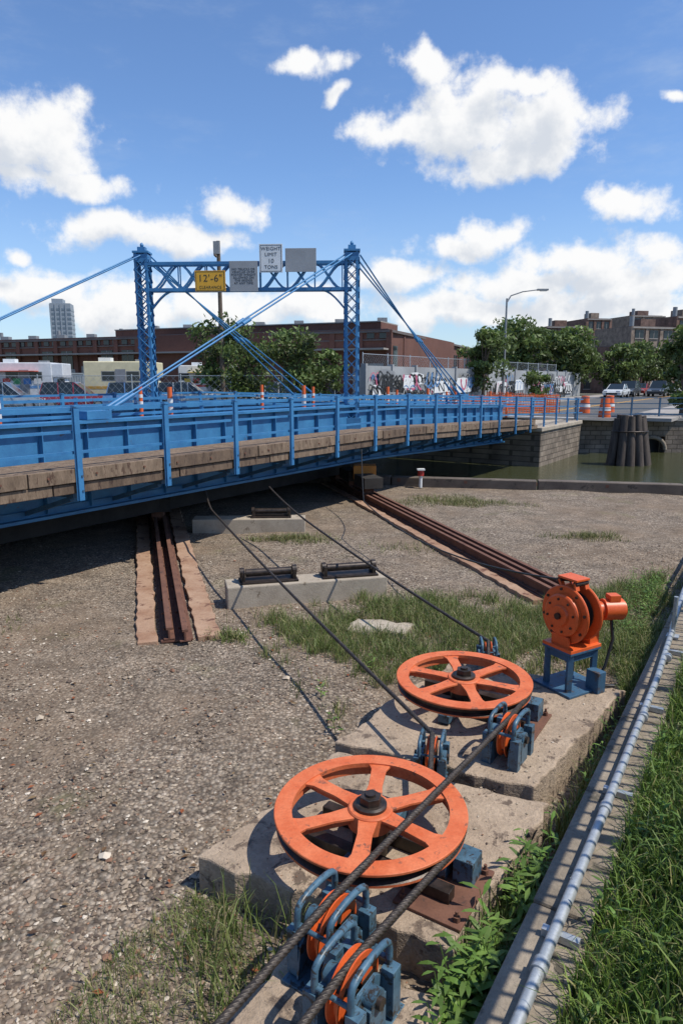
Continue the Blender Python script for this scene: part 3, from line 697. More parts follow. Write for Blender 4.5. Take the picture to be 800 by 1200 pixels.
for cx,cy,rx,ry,n_ in ((2.9,17.2,1.6,0.8,3000),(4.9,13.2,0.8,0.35,900),(-0.95,13.0,0.9,0.35,1400),(-1.35,7.9,0.28,0.2,450),(-0.05,6.0,0.12,0.2,60),(-0.45,6.5,0.1,0.15,30),(5.9,9.8,0.7,0.8,1500),(-4.6,8.2,0.7,0.5,160),(-3.6,5.4,0.6,0.4,90),(1.2,12.3,0.9,0.5,200)):
    r=rng.random(n_)**0.8; t=rng.uniform(0,6.28,n_); w_=1+0.3*np.sin(t*3+cx)+0.2*np.sin(t*7+cy)
    P=np.stack([cx+rx*r*w_*np.cos(t),cy+ry*r*w_*np.sin(t)],1)
    blades('grass_tuft',P,gh(P[:,0],P[:,1]),0.03,0.17,0.006,1.1,DRY if (cy>12 or n_<200) else GRN,(0.4,0.35,0.25))
def weeds(name,pts,hmin,hmax,leaf,nl):
    V=[];F=[];C=[]
    for (x,y,z) in pts:
        h=random.uniform(hmin,hmax); lx,ly=random.uniform(-.3,.3)*h,random.uniform(-.3,.3)*h
        g=random.choice([(0.12,0.22,0.035),(0.16,0.26,0.05),(0.10,0.18,0.03)])
        for i in range(nl):
            t=(i+1)/nl; b0=Vector((x+lx*t*t,y+ly*t*t,z+h*t)); a=i*2.4+random.random(); L=leaf*random.uniform(0.6,1.2)*(1.2-0.6*t); d=Vector((math.cos(a),math.sin(a),random.uniform(-0.1,0.7))).normalized(); sd_=Vector((-d.y,d.x,0)).normalized()
            k=len(V); wv=L*0.12
            V+=[tuple(b0),tuple(b0+d*L*0.45+sd_*wv),tuple(b0+d*L*0.45-sd_*wv),tuple(b0+d*L*0.8+sd_*wv*0.6-up*L*0.08),tuple(b0+d*L*0.8-sd_*wv*0.6-up*L*0.08),tuple(b0+d*L-up*L*0.2)]
            F+=[(k,k+2,k+1),(k+1,k+2,k+4,k+3),(k+3,k+4,k+5)]; q_=random.uniform(0.7,1.2); C+=[(g[0]*q_,g[1]*q_,g[2]*q_)]*6
        k=len(V); V+=[(x-.004,y,z),(x+.004,y,z),(x+lx+.002,y+ly,z+h),(x+lx-.002,y+ly,z+h)]; F+=[(k,k+1,k+2,k+3)]; C+=[g]*4
    npmesh(name,V,F,LEAF,np.array(C))
weeds('broadleaf_weeds',[(p_[0],p_[1],0.0) for p_ in sample([(0.28,2.45),(0.55,2.5),(1.35,3.85),(1.2,3.75),(0.6,2.95)],75)],0.15,0.42,0.17,10)
weeds('broadleaf_weeds',[(p_[0],p_[1],0.0) for p_ in sample([(1.6,4.25),(1.7,4.2),(2.9,6.1),(2.65,5.8)],60)],0.1,0.36,0.10,8)
weeds('broadleaf_weeds',[(p_[0],p_[1],0.0) for p_ in sample([(3.2,7.1),(4.0,8.3),(5.2,10.3),(4.6,10.4),(3.4,8.0)],80)],0.12,0.35,0.10,12)
weeds('broadleaf_weeds',[(K(random.uniform(-1,6),0.32+random.random()*0.9,0)) for _ in range(0)]+[tuple(K(a_,o_,np.interp(o_,[q_[0] for q_ in prof],[q_[1] for q_ in prof]))) for a_,o_ in zip(rng.uniform(-1,6,90),rng.uniform(0.33,1.1,90))],0.1,0.3,0.10,8)
weeds('weed_plant',[(x,y,0) for x,y in ((-0.05,5.6),(-0.2,6.3),(1.0,6.9),(1.3,7.0),(0.35,6.9))],0.12,0.25,0.1,8)
# wind-blown litter and dead leaves
V=[];F=[];C=[]
for i in range(260):
    y=2.4+random.random()*6; x=random.uniform(-.55,.3)*y; 
    if not offslab(np.array([[x,y]]))[0]: continue
    a=random.uniform(0,6.28); s_=random.uniform(0.012,0.035); z=float(gh(x,y))+0.02; k=len(V)
    V+=[(x+s_*math.cos(a),y+s_*math.sin(a),z),(x-s_*.5*math.sin(a),y+s_*.5*math.cos(a),z+.008),(x-s_*math.cos(a),y-s_*math.sin(a),z+.002),(x+s_*.5*math.sin(a),y-s_*.5*math.cos(a),z+.004)]
    F.append((k,k+1,k+2,k+3)); g=random.choice([(0.16,0.09,0.04),(0.10,0.055,0.03),(0.24,0.16,0.08),(0.3,0.09,0.03)]); C+=[g]*4
npmesh('dead_leaves',V,F,LEAF,np.array(C))
# ---------------------------------------------------------------- trees
def tree(name,x,y,z0,h,rx,ry,rz,n=3500,leaf=0.3,trunk=0.14,dark=1.0,seed=0):
    R=np.random.default_rng(seed+5); rs=random.Random(seed)
    m=MB(); tp=Vector((x+rs.uniform(-.3,.3),y,z0+h*0.55))
    m.tube([(x,y,z0-0.2),(x+.05,y,z0+h*0.25),tuple(tp)],[trunk,trunk*0.8,trunk*0.5],BARK,9)
    cz=z0+h-rz; blobs=[]
    nb=24
    for i in range(nb):
        t=rs.uniform(0,6.28); r=rs.uniform(0.25,0.9); ez=rs.uniform(-0.8,0.85); k=math.sqrt(max(0.1,1-ez*ez))
        c_=Vector((x+rx*r*math.cos(t)*k,y+ry*r*math.sin(t)*k,cz+rz*ez)); blobs.append((c_,rs.uniform(0.14,0.38)*min(rx,rz)))
        if i%2==0: m.tube([tuple(Vector((x,y,z0+h*rs.uniform(0.25,0.5)))),tuple(tp.lerp(c_,0.5)),tuple(c_)],[trunk*0.45,trunk*0.25,trunk*0.1],BARK,6)
    par=empty(name); m.obj('trunk',par)
    per=n//nb; PP=[];CC=[]
    for c_,r in blobs:
        d=R.standard_normal((per,3)); d/=np.linalg.norm(d,axis=1)[:,None]; rad=r*(0.35+1.05*R.random(per)**0.6); p_=np.array(c_)+d*rad[:,None]*np.array([1.2,1.2,0.8])
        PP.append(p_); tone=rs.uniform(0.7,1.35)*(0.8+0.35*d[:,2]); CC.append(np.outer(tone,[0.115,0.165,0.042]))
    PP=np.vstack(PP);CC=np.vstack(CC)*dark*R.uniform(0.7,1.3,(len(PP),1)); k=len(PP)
    u=R.standard_normal((k,3)); u/=np.linalg.norm(u,axis=1)[:,None]; w=np.cross(u,R.standard_normal((k,3))); w/=np.linalg.norm(w,axis=1)[:,None]
    s_=leaf*R.uniform(0.5,1.1,(k,1))
    V=np.stack([PP-u*s_,PP+w*s_*0.45,PP+u*s_,PP-w*s_*0.45],1).reshape(-1,3)
    F=(np.array([[0,1,2,3]])+(np.arange(k)*4)[:,None])
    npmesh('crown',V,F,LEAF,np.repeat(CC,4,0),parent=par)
T=[('ailanthus_tree',-7.2,43,5.8,1.9,1.6,2.4,3000,.18),('ailanthus_tree',-5.4,40,4.0,1.6,1.3,1.6,2600,.16),('ailanthus_tree',-2.5,37,4.6,1.8,1.4,1.9,3400,.16),('ailanthus_tree',-0.9,38.5,3.6,1.2,1.0,1.4,1800,.16),
   ('street_tree',11.2,55,6.2,1.9,2,2.5,3000,.24),('street_tree',13.6,64,6.3,2.0,2,2.4,2400,.26),('street_tree',20.3,78,8.6,3.6,3.5,3.0,3600,.34),('street_tree',25.5,80,7.6,3.4,3.3,3.0,3600,.34),('street_tree',28.6,84,7.2,2.8,3.3,2.8,3000,.34),
   ('street_tree',23,95,9.8,5,3.3,3.0,3200,.4),('street_tree',17.2,34.9,5.3,1.5,1.5,2.5,3600,.18),('shrub',16.2,57,2.6,1.3,1,1.2,1000,.2),('street_tree',50,98,7,3,3,3,2000,.36)]
for s_,h_ in ((74,6.0),(86,6.8),(98,6.2),(112,7)):
    q_=B(s_,9.9); T.append(('street_tree',q_.x,q_.y,h_,2.4,2.4,2.4,2000,.34))
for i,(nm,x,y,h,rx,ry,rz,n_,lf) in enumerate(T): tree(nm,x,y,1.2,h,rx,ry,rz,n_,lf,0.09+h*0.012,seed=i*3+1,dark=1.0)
# ---------------------------------------------------------------- street
m=MB()
def strip(q0,q1,s0,s1,z,mat): m.add([B(s0,q0,z),B(s1,q0,z),B(s1,q1,z),B(s0,q1,z)],[(0,1,2,3)],mat)
strip(-1.5,8.4,19.0,420,1.206,ASPH); strip(3.55,3.67,22,400,1.211,YEL); strip(3.8,3.92,22,400,1.211,YEL)
strip(-1.3,-1.2,22,400,1.211,WHP); strip(0.3,7.6,20.5,20.9,1.211,WHP)
m.obj('road')
m=MB()
for q in (9.6,-2.7): m.beam(B(20,q,1.26),B(400,q,1.26),2.4,0.15,PAVE)
m.obj('pavement')
m=MB(); m.add([(-45,44,1.207),(8,38,1.207),(0,70,1.207),(-60,92,1.207)],[(0,1,2,3)],ASPH); m.obj('parking_lot')
p=empty('graffiti_wall'); m=MB(); WC=worn('wall_render',(0.34,0.36,0.37),(0.25,0.26,0.27),0.5,0.9,0,(0.2,0.2,0.2),0.6,0.2)
s=20.6
while s<66:
    m.beam(B(s,13,2.55),B(s+3.17,13,2.55),0.25,2.7,WC); m.beam(B(s-.1,12.95,2.6),B(s+.1,12.95,2.6),0.35,2.84,WC); s+=3.2
m.obj('wall_panels',p)
m=MB(); rs=random.Random(4)
SB=plain('spray_blue',(0.08,0.2,0.4)); SP=plain('spray_pink',(0.5,0.12,0.2)); GC=[BLACK,BLACK,BLACK,WHITE,BLACK,SB,SP]
for i in range(120):
    s0=20.8+rs.random()**1.4*42; mt=rs.choice(GC); z0=1.45+rs.random()*1.4; P_=[]; ph=rs.uniform(0,6); fz=rs.uniform(1.5,4)
    Lw=rs.uniform(0.7,2.6); A_=rs.uniform(0.2,0.5)
    for k in range(26):
        t=k/25; P_.append((s0+Lw*t+0.25*math.sin(fz*2*math.pi*t+ph),z0+A_*(1+math.sin(fz*2*math.pi*t+0.4*math.sin(9*t+ph)))))
    wd=rs.uniform(0.025,0.085); qq=12.81-0.0012*i
    if i%4==0:
        m.add([B(s0-.1,qq,z0-.1),B(s0+Lw+.1,qq,z0-.05),B(s0+Lw,qq,z0+A_*2),B(s0+Lw*.5,qq,z0+A_*2+.14),B(s0,qq,z0+A_*2+.1)],[(0,1,2,3,4)],rs.choice([WHITE,WHITE,GREY])); qq-=0.0006
    for (a,b_),(c_,d_) in zip(P_[:-1],P_[1:]):
        dx,dz=c_-a,d_-b_; L=math.hypot(dx,dz)+1e-6; nx_,nz_=-dz/L*wd,dx/L*wd
        m.add([B(a+nx_,qq,b_+nz_),B(c_+nx_,qq,d_+nz_),B(c_-nx_,qq,d_-nz_),B(a-nx_,qq,b_-nz_)],[(0,1,2,3)],mt)
m.obj('graffiti_paint',p)
def chainlink(name,p0,p1,z0,z1,stepd=0.45,wd=0.008):
    m=MB(); p0=Vector((*p0,0));p1=Vector((*p1,0)); L=(p1-p0).length; d=(p1-p0)/L; H=z1-z0
    k=0
    while k<=L: m.cyl(p0+d*k+up*z0,p0+d*k+up*(z1+.1),0.035,GALV,n=6); k+=3
    m.cyl(p0+up*z1,p1+up*z1,0.022,GALV,n=6)
    k=-H
    while k<L:
        for sg in (0,1):
            a,b_=max(k,0),min(k+H,L); za,zb_=z0+(a-k),z0+(b_-k)
            if sg: za,zb_=z1-(a-k),z1-(b_-k)
            m.beam(p0+d*a+up*za,p0+d*b_+up*zb_,wd,wd,GALV)
        k+=stepd
    m.obj(name)
chainlink('chain_link_fence',(-30,43.5),(1.0,38.5),1.2,3.3)
a_,b_=B(21,13.3),B(60,13.3); chainlink('chain_link_fence',(a_.x,a_.y),(b_.x,b_.y),3.9,4.6,0.25,0.005)
# ---------------------------------------------------------------- warehouse
def facade(p,P0,P1,depth,z0,z1,mat,bays,win=True,roofm=ROOF,doors=True,rows=1,pil=0.12):
    P0=Vector((*P0,0));P1=Vector((*P1,0)); d=(P1-P0); L=d.length; d/=L; nrm=Vector((d.y,-d.x,0)); u=up
    m=MB(); m.frame((P0+P1)/2-nrm*depth/2+u*(z0+z1)/2,d,nrm,u,L/2,depth/2,(z1-z0)/2,mat)
    for i in range(bays+1): m.frame(P0+d*(L*i/bays)+nrm*0.1+u*(z0+z1)/2,d,nrm,u,0.3,pil,(z1-z0)/2-.05,mat)
    m.frame((P0+P1)/2+nrm*0.15+u*(z1-0.2),d,nrm,u,L/2+.1,0.2,0.12,PAVE if rows>1 else ROOF)
    m.obj('walls',p)
    m=MB(); m.frame((P0+P1)/2-nrm*depth/2+u*(z1+0.05),d,nrm,u,L/2-.3,depth/2-.3,0.045,roofm); m.obj('roof',p)
    m=MB(); bw=L/bays
    for i in range(bays):
        c_=P0+d*(bw*(i+0.5))
        for r in range(rows):
            H=(z1-z0)/rows; zc=z0+H*(r+0.52)
            if doors and i%3==1 and r==0:
                m.frame(c_+nrm*0.03+u*(z0+1.8),d,nrm,u,bw*0.3,0.04,1.8,GREY)
            elif win:
                m.frame(c_+nrm*0.03+u*zc,d,nrm,u,bw*0.28,0.04,H*0.25,GLASS); m.frame(c_+nrm*0.06+u*(zc-H*0.26),d,nrm,u,bw*0.31,0.07,0.07,PAVE)
                m.frame(c_+nrm*0.075+u*zc,d,nrm,u,0.04,0.02,H*0.25,PAVE)
    m.obj('windows_and_doors',p)
p=empty('brick_warehouse')
facade(p,(-75,109),(5.2,76),30,1.2,8.4,BRICKD,26,pil=0.2)
facade(p,(5.2,76),(24,125),30,1.2,8.4,BRICKD,10)
m=MB(); d=Vector((80.2,-33,0)).normalized(); nr=Vector((d.y,-d.x,0))
W0=Vector((-75,109,0)); W9=Vector((5.2,76,0))
m.beam(W0+up*6.3+nr*1.0,W9+up*6.3+nr*1.0,2.0,0.18,PAVE)
m.beam(W0+up*7.3+nr*0.12,W9+up*7.3+nr*0.12,0.2,0.12,ROOF)
m.beam(Vector((-30,91.5,8.9))-nr*4,Vector((4,77.5,8.9))-nr*4,6,0.9,BRICKD)
m.beam(Vector((-30,91.5,9.42))-nr*4,Vector((4,77.5,9.42))-nr*4,6.3,0.12,PAVE)
for i in range(60):
    q_=W0.lerp(W9,(i+0.5)/60)+nr*0.05; m.frame(q_+up*7.75,d,nr,up,0.42,0.06,0.28,GLASS)
    if i%2: m.frame(q_+up*2.9,d,nr,up,0.5,0.26,1.5,GREY if i%4==1 else BLACK)
for t in np.linspace(0.05,0.97,16): q_=W0.lerp(W9,t)-nr*5; m.box((q_.x,q_.y,9.7 if t>.55 else 8.9),(1.1,1.1,0.7),GREY)
for t in np.linspace(0.1,0.9,7): q_=W0.lerp(W9,t)-nr*9; m.cyl((q_.x,q_.y,8.4),(q_.x,q_.y,10.2),0.25,GREY,n=10)
m.obj('canopy_and_roof_vents',p)
rs=random.Random(9); s=84
i=0
while s<160:
    L=rs.uniform(5,8); p=empty('brick_rowhouse'); h=rs.choice([4.6,5.6,6.2,7.0,5.2]); 
    a,c_=B(s,11.4),B(s+L-0.05,11.4)
    facade(p,(a.x,a.y),(c_.x,c_.y),9,1.2,1.2+h,BRK[(i*2)%3],3,rows=3 if h>6.5 else 2,doors=False)
    # end wall facing the canal: windows and downpipe
    m=MB(); n0=Vector((bd.x,bd.y,0)); q1=Vector((qd.x,qd.y,0))
    for r in range(2):
        for k in (2.0,4.6,7.2):
            m.frame(a+q1*k-n0*0.02+up*(2.4+r*2.4),q1,n0,up,0.42,0.04,0.6,GLASS); m.frame(a+q1*k-n0*0.05+up*(1.75+r*2.4),q1,n0,up,0.5,0.06,0.05,PAVE)
    m.cyl(a+q1*0.5-n0*0.08+up*1.2,a+q1*0.5-n0*0.08+up*(1+h),0.06,GREY,n=8)
    m.obj('end_windows',p)
    s+=L+(1.5 if i%3==2 else 0); i+=1
for (x,y,w,dp,h,mi,yaw) in ((54,122,9,10,12,1,0.3),(64,128,8,10,14.2,0,0.3),(49,155,8,10,14.5,2,0.1),(72,125,8,12,10,2,0.3),(-52,260,6,8,19,0,0),(-68,300,10,8,17,2,0.1),(-90,280,10,8,13,0,0.1),(78,180,9,12,19,1,0.2),(60,165,6,10,17,0,0.2)):
    p=empty('apartment_block'); dx,dy=math.cos(yaw)*w/2,math.sin(yaw)*w/2
    facade(p,(x-dx,y-dy),(x+dx,y+dy),dp,1.2,h,BRK[mi],3,rows=max(3,int(h/3)),doors=False)
    m=MB(); m.box((x,y+dp*0.5,h+0.8),(w*0.35,dp*0.3,1.6),BRK[(mi+1)%3],yaw); m.cyl((x-w*.3,y+3,h),(x-w*.3,y+3,h+2),0.4,GREY,n=10); m.obj('rooftop_bulkhead',p)
p=empty('high_rise_tower'); m=MB(); HR=plain('tower_grey',(0.26,0.30,0.34),0.5); HG=plain('tower_window',(0.13,0.17,0.21),0.3)
hx,hy=-189,480
m.box((hx,hy,27),(13,13,52),HR,0.2); m.box((hx-2,hy,52),(7,10,8),HR,0.2)
for i in range(16): m.box((hx,hy,4+i*3.0),(13.3,13.3,1.3),HG,0.2)
for i in range(4): m.box((hx+(-5+3.3*i)*math.cos(.2),hy-6.8+(-5+3.3*i)*math.sin(.2),27),(0.9,0.5,51),HR,0.2)
m.obj('tower_shell',p)
m=MB(); x,y=12.9,55.5
m.cyl((x,y,1.2),(x,y,9.3),0.11,GREY,0.07,n=10)
m.tube([(x,y,9.0),(x+.3,y,9.5),(x+1.2,y,9.8),(x+2.4,y,9.95)],[0.06,0.05,0.045,0.04],GREY,8)
m.box((x+2.75,y,9.95),(0.85,0.3,0.12),GREY); m.box((x+2.8,y,9.87),(0.5,0.22,0.06),WHITE); m.cyl((x,y,1.2),(x,y,1.7),0.2,GREY,0.14,n=10)
m.obj('street_lamp')
m=MB(); x,y=-7.15,42
m.cyl((x,y,1.2),(x-.02,y,11.0),0.15,BARK,0.11,n=10); m.box((x-.1,y-.1,10.6),(0.35,0.3,0.7),GREY); m.beam((x-.1,y-.2,10.1),(x-.1,y-.9,10.1),0.1,0.1,BARK)
m.obj('utility_pole')
m=MB()
for i,(dx,dy) in enumerate([(-.85,0),(-.5,-.4),(-.1,-.5),(.35,-.45),(.75,-.2),(.95,.15),(0,.4),(-.5,.45),(.45,.4)]):
    t=1.62-abs(dx)*0.12+(0.1 if i%2 else 0)
    m.cyl((11.95+dx*1.05,28.3+dy,-1.5),(11.95+dx*0.55-.1,28.3+dy*0.5,t),0.2,PILE,0.165,n=12)
m.tube([(11.95-.05+0.72*math.cos(a_),28.3+0.5*math.sin(a_),1.0) for a_ in np.linspace(0,2*math.pi,20,endpoint=False)],0.03,GREASE,6,closed=True)
m.obj('timber_pile_dolphin')
m=MB(); x,y=2.3,19.7
m.cyl((x,y,0),(x,y,0.35),0.05,WHITE,n=12); m.cyl((x,y,0.35),(x,y,0.5),0.09,plain('signal_red',(0.4,0.03,0.02)),n=14); m.box((x,y,0.53),(0.22,0.22,0.04),WHITE)
m.obj('navigation_light')
m=MB()
def net(s0,s1,q0,q1,z):
    a=B(s0,q0,z);c_=B(s1,q1,z); L=(c_-a).length; k=int(L/0.2)
    for i in range(k+1): q_=a.lerp(c_,i/k); m.beam(q_,q_+Vector((0,0,1.0+0.06*math.sin(i))),0.03,0.03,DO)
    for j in range(8): m.beam(a+Vector((0,0,0.05+j*0.13)),c_+Vector((0,0,0.05+j*0.13)),0.03,0.035,DO)
net(18.5,24.5,8.2,2.5,1.25); net(24.5,30,2.5,9,1.25)
m.obj('orange_safety_netting')
for s,q in ((26,1.5),(30,7.5),(28,0.6),(22,-0.5)):
    m=MB(); q_=B(s,q,1.21)
    m.lathe(q_,(0,0,1),[(0.3,0),(0.29,0.3),(0.27,0.3),(0.26,0.6),(0.24,0.6),(0.22,0.95),(0.001,0.97)],DO,16); m.lathe(q_,(0,0,1),[(0.293,0.33),(0.278,0.5)],WHITE,16); m.obj('traffic_barrel')
# ---------------------------------------------------------------- vehicles
TAIL=plain('tail_red',(0.4,0.02,0.02))
def car(name,x,y,z,yaw,col,suv=False):
    p=empty(name); H=1.72 if suv else 1.42; L=2.3; W=0.9; paint=plain(name+'_paint',col,0.25)
    c_,s_=math.cos(yaw),math.sin(yaw)
    def X(a,b_,h): return (x+a*c_-b_*s_,y+a*s_+b_*c_,z+h)
    belt=0.95 if suv else 0.88
    low=[(-L,0.35),(-L-.02,0.7),(-L+.08,belt+0.02 if suv else 0.88),(-1.5,belt+.02),(0.85,belt),(1.5,belt-0.04),(2.15,0.72),(L,0.55),(L,0.3)]
    m=MB(); n=len(low)
    vs=[X(a,-W if 0.4<h<0.85 else -W+0.05,h) for a,h in low]+[X(a,W if 0.4<h<0.85 else W-0.05,h) for a,h in low]
    m.add(vs,[tuple(range(n)),tuple(reversed(range(n,2*n)))]+[(j,n+j,n+(j+1)%n,(j+1)%n) for j in range(n)],paint)
    rb=-2.1 if suv else -1.3; gh_=[(rb,belt+.01),(rb+0.25 if suv else -0.85,H-.02),(0.0 if suv else -0.1,H),(0.95,belt+.0)]
    gb=[X(a,sg*(W-0.06 if h<belt+.1 else W-0.2),h) for sg in (-1,1) for a,h in gh_]
    m.add(gb,[(1,2,6,5)],paint)
    m.add(gb,[(0,3,2,1),(4,5,6,7),(0,1,5,4),(2,3,7,6)],GLASS)
    for a in (-0.05,-0.95) : 
        for sg in (-1,1): m.beam(X(a,sg*(W-0.055),belt),X(a-.02,sg*(W-0.19),H-.03),0.07,0.03,paint)
    for a in (0.93,rb+.02):
        for sg in (-1,1): m.beam(X(a,sg*(W-0.07),belt),X(gh_[2][0] if a>0 else gh_[1][0],sg*(W-0.2),H-.02),0.07,0.04,paint)
    X1,X2=Vector((c_,s_,0)),Vector((-s_,c_,0))
    for sg in (-1,1):
        m.frame(Vector(X(L,sg*0.62,0.68)),X1,X2,up,0.03,0.2,0.07,WHITE)
        m.frame(Vector(X(-L,sg*0.68,0.75)),X1,X2,up,0.03,0.14,0.09,TAIL)
    m.frame(Vector(X(L,0,0.45)),X1,X2,up,0.04,0.55,0.09,BLACK)
    m.obj('body',p,0.03)
    m=MB()
    for a in (-1.4,1.4):
        for sg in (-1,1):
            m.cyl(X(a,sg*(W-0.2),0.33),X(a,sg*(W+0.01),0.33),0.33,TYRE,n=20); m.cyl(X(a,sg*W,0.33),X(a,sg*(W+0.02),0.33),0.2,GREY,n=14)
    m.obj('wheels',p)
def cr(s,q,rev,col,suv=False,nm='parked_car'):
    q_=B(s,q,1.21); car(nm,q_.x,q_.y,1.21,byaw+(math.pi if rev else 0),col,suv)
cr(61.5,7.3,True,(0.6,0.62,0.62)); cr(67.5,7.3,True,(0.05,0.055,0.06),True); cr(70,4.6,True,(0.04,0.045,0.05),True,'moving_car'); cr(79,4.8,True,(0.3,0.31,0.32),False,'moving_car'); cr(74,7.3,True,(0.35,0.05,0.04)); cr(86,7.3,True,(0.5,0.5,0.5),True); cr(93,7.3,True,(0.06,0.08,0.15)); cr(84,0.2,False,(0.5,0.52,0.52),True)
for x,y,yw_,col,sv_ in ((-20.6,42.8,.2,(0.28,0.34,0.40),1),(-16.6,43.6,.15,(0.26,0.03,0.05),1),(-25.5,44,.1,(0.6,0.6,0.6),0),(-18.3,48,.1,(0.55,0.57,0.58),1),(-9.8,45,.1,(0.62,0.62,0.6),1),(-22,53,.1,(0.6,0.6,0.6),1),(-4.3,48,.1,(0.5,0.5,0.48),1),(-12.4,43.3,.15,(0.10,0.22,0.45),1),(-27,49,.1,(0.5,0.08,0.05),1),(-7.5,50,.1,(0.3,0.3,0.3),0)):
    car('parked_car',x,y,1.21,yw_,col,bool(sv_))
def camper(nm,x,y,yaw,col,L=5.6,scol=(0.5,0.28,0.05),awn=None):
    p=empty(nm); body=plain('camper_body',col,0.4); st=plain('camper_stripe',scol); c_,s_=math.cos(yaw),math.sin(yaw); axx=Vector((c_,s_,0)); ayy=Vector((-s_,c_,0)); u=up; o_=Vector((x,y,1.21))
    m=MB(); m.frame(o_+u*1.85,axx,ayy,u,L/2,1.1,1.2,body)
    pr=[(L/2,0.5),(L/2+1.3,0.5),(L/2+1.35,1.1),(L/2+0.9,1.25),(L/2+0.35,2.1),(L/2,2.1)]; n=6
    vs=[o_+axx*a+ayy*(-0.95)+u*h for a,h in pr]+[o_+axx*a+ayy*0.95+u*h for a,h in pr]
    m.add(vs,[tuple(range(n)),tuple(reversed(range(n,2*n)))]+[(j,n+j,n+(j+1)%n,(j+1)%n) for j in range(n)],body)
    m.frame(o_+axx*(L/2+0.35)+u*2.5,axx,ayy,u,0.4,1.05,0.5,body)
    m.obj('body',p,0.06); m=MB()
    for a in (-1.8,-0.4,1.2): 
        if abs(a)<L/2-.3: m.frame(o_+axx*a-ayy*1.1+u*2.1,axx,ayy,u,0.4,0.012,0.28,GLASS); m.frame(o_+axx*a-ayy*1.1+u*2.1,axx,ayy,u,0.44,0.008,0.32,GREY)
    m.frame(o_+axx*(L/2+0.55)-ayy*0.95+u*1.65,axx,ayy,u,0.25,0.012,0.28,GLASS)
    m.frame(o_-ayy*1.102+u*1.35,axx,ayy,u,L/2-.05,0.008,0.09,st); m.frame(o_+axx*0.4-ayy*1.1+u*1.6,axx,ayy,u,0.33,0.02,0.95,GREY)
    if awn:
        aw=plain('awning',awn)
        m.beam(o_-axx*1.4-ayy*1.5+u*2.45,o_+axx*1.4-ayy*1.5+u*2.45,0.9,0.05,aw)
        for i in range(5): m.frame(o_+axx*(-1.5+i*0.7)-ayy*1.12+u*1.75,axx,ayy,u,0.25,0.01,0.2,plain('menu_panel',[(0.6,0.4,0.03),(0.5,0.05,0.04),(0.05,0.3,0.12),(0.05,0.2,0.5),(0.6,0.6,0.6)][i]))
    m.frame(o_-axx*0.8+u*3.18,axx,ayy,u,0.4,0.35,0.13,WHITE); m.frame(o_+axx*1.5+u*3.13,axx,ayy,u,0.3,0.3,0.07,GREY)
    for a in (-1.5,L/2+0.6):
        for sg in (-1,1): m.cyl(o_+axx*a+ayy*0.8*sg+u*0.38,o_+axx*a+ayy*1.03*sg+u*0.38,0.38,TYRE,n=18)
    m.obj('windows_and_wheels',p)
camper('camper_van',-15.0,47,0.05,(0.66,0.60,0.38),4.0); camper('food_truck',-22.8,50,0.1,(0.6,0.62,0.64),4.6,(0.1,0.25,0.5),(0.6,0.1,0.05)); camper('food_truck',-11.6,60,0.1,(0.6,0.6,0.58),4.5,(0.5,0.05,0.04),(0.65,0.45,0.05)); camper('camper_van',-33,66,0.1,(0.5,0.5,0.5),5)
def container(x,y,z,yaw,col):
    m=MB(); mt=plain('container_paint',col,0.5); c_,s_=math.cos(yaw),math.sin(yaw); axx=Vector((c_,s_,0)); ayy=Vector((-s_,c_,0)); o_=Vector((x,y,z+1.25))
    m.frame(o_,axx,ayy,up,3.0,1.15,1.2,mt)
    for i in range(24): m.frame(o_+axx*(-2.85+i*0.248)-ayy*1.17,axx,ayy,up,0.06,0.03,1.1,mt)
    for zz in (-1.2,1.2): m.frame(o_-ayy*1.18+up*zz,axx,ayy,up,3.03,0.06,0.07,mt)
    m.obj('shipping_container')
container(-27.5,58,1.2,0.1,(0.03,0.14,0.48)); container(-27,70,1.2,0.05,(0.4,0.42,0.4)); container(-38,72,1.2,0.05,(0.4,0.1,0.06))
# ---------------------------------------------------------------- camera
cam=bpy.data.cameras.new('Camera'); co=bpy.data.objects.new('Camera',cam); COL.objects.link(co)
co.location=(0,0,3.1); co.rotation_euler=(math.radians(79),0,0); cam.sensor_fit='VERTICAL'; cam.sensor_height=36; cam.sensor_width=24; cam.lens=24; cam.clip_end=6000; cam.clip_start=0.05
S.camera=co
sv=Vector((0.95*math.cos(math.radians(58)),-0.31*math.cos(math.radians(58)),math.sin(math.radians(58)))).normalized()
sun=bpy.data.lights.new('sun','SUN'); sun.energy=4.9; sun.angle=math.radians(0.5); sun.color=(1.0,0.94,0.84)
so=bpy.data.objects.new('sun',sun); COL.objects.link(so); so.rotation_euler=sv.to_track_quat('Z','Y').to_euler(); so.location=(20,-10,40)
# ---------------------------------------------------------------- world
w=bpy.data.worlds.new('World'); S.world=w; w.use_nodes=True; nt=w.node_tree; bg=nt.nodes['Background']; L_=nt.links.new
try: w.cycles.sampling_method='NONE'
except Exception: pass
sky=N(nt,'ShaderNodeTexSky'); sky.sky_type='NISHITA'; sky.sun_disc=False; sky.sun_elevation=math.radians(58); sky.sun_rotation=math.radians(108); sky.air_density=1.0; sky.dust_density=0.3; sky.ozone_density=2.0
tc=N(nt,'ShaderNodeTexCoord').outputs['Generated']; sx=N(nt,'ShaderNodeSeparateXYZ'); L_(tc,sx.inputs[0])
def M(op,a,b_=None,c_=None,clamp=False):
    n=nt.nodes.new('ShaderNodeMath'); n.operation=op; n.use_clamp=clamp
    for i,x in enumerate((a,b_,c_)):
        if x is None: continue
        if isinstance(x,(int,float)): n.inputs[i].default_value=x
        else: L_(x,n.inputs[i])
    return n.outputs[0]
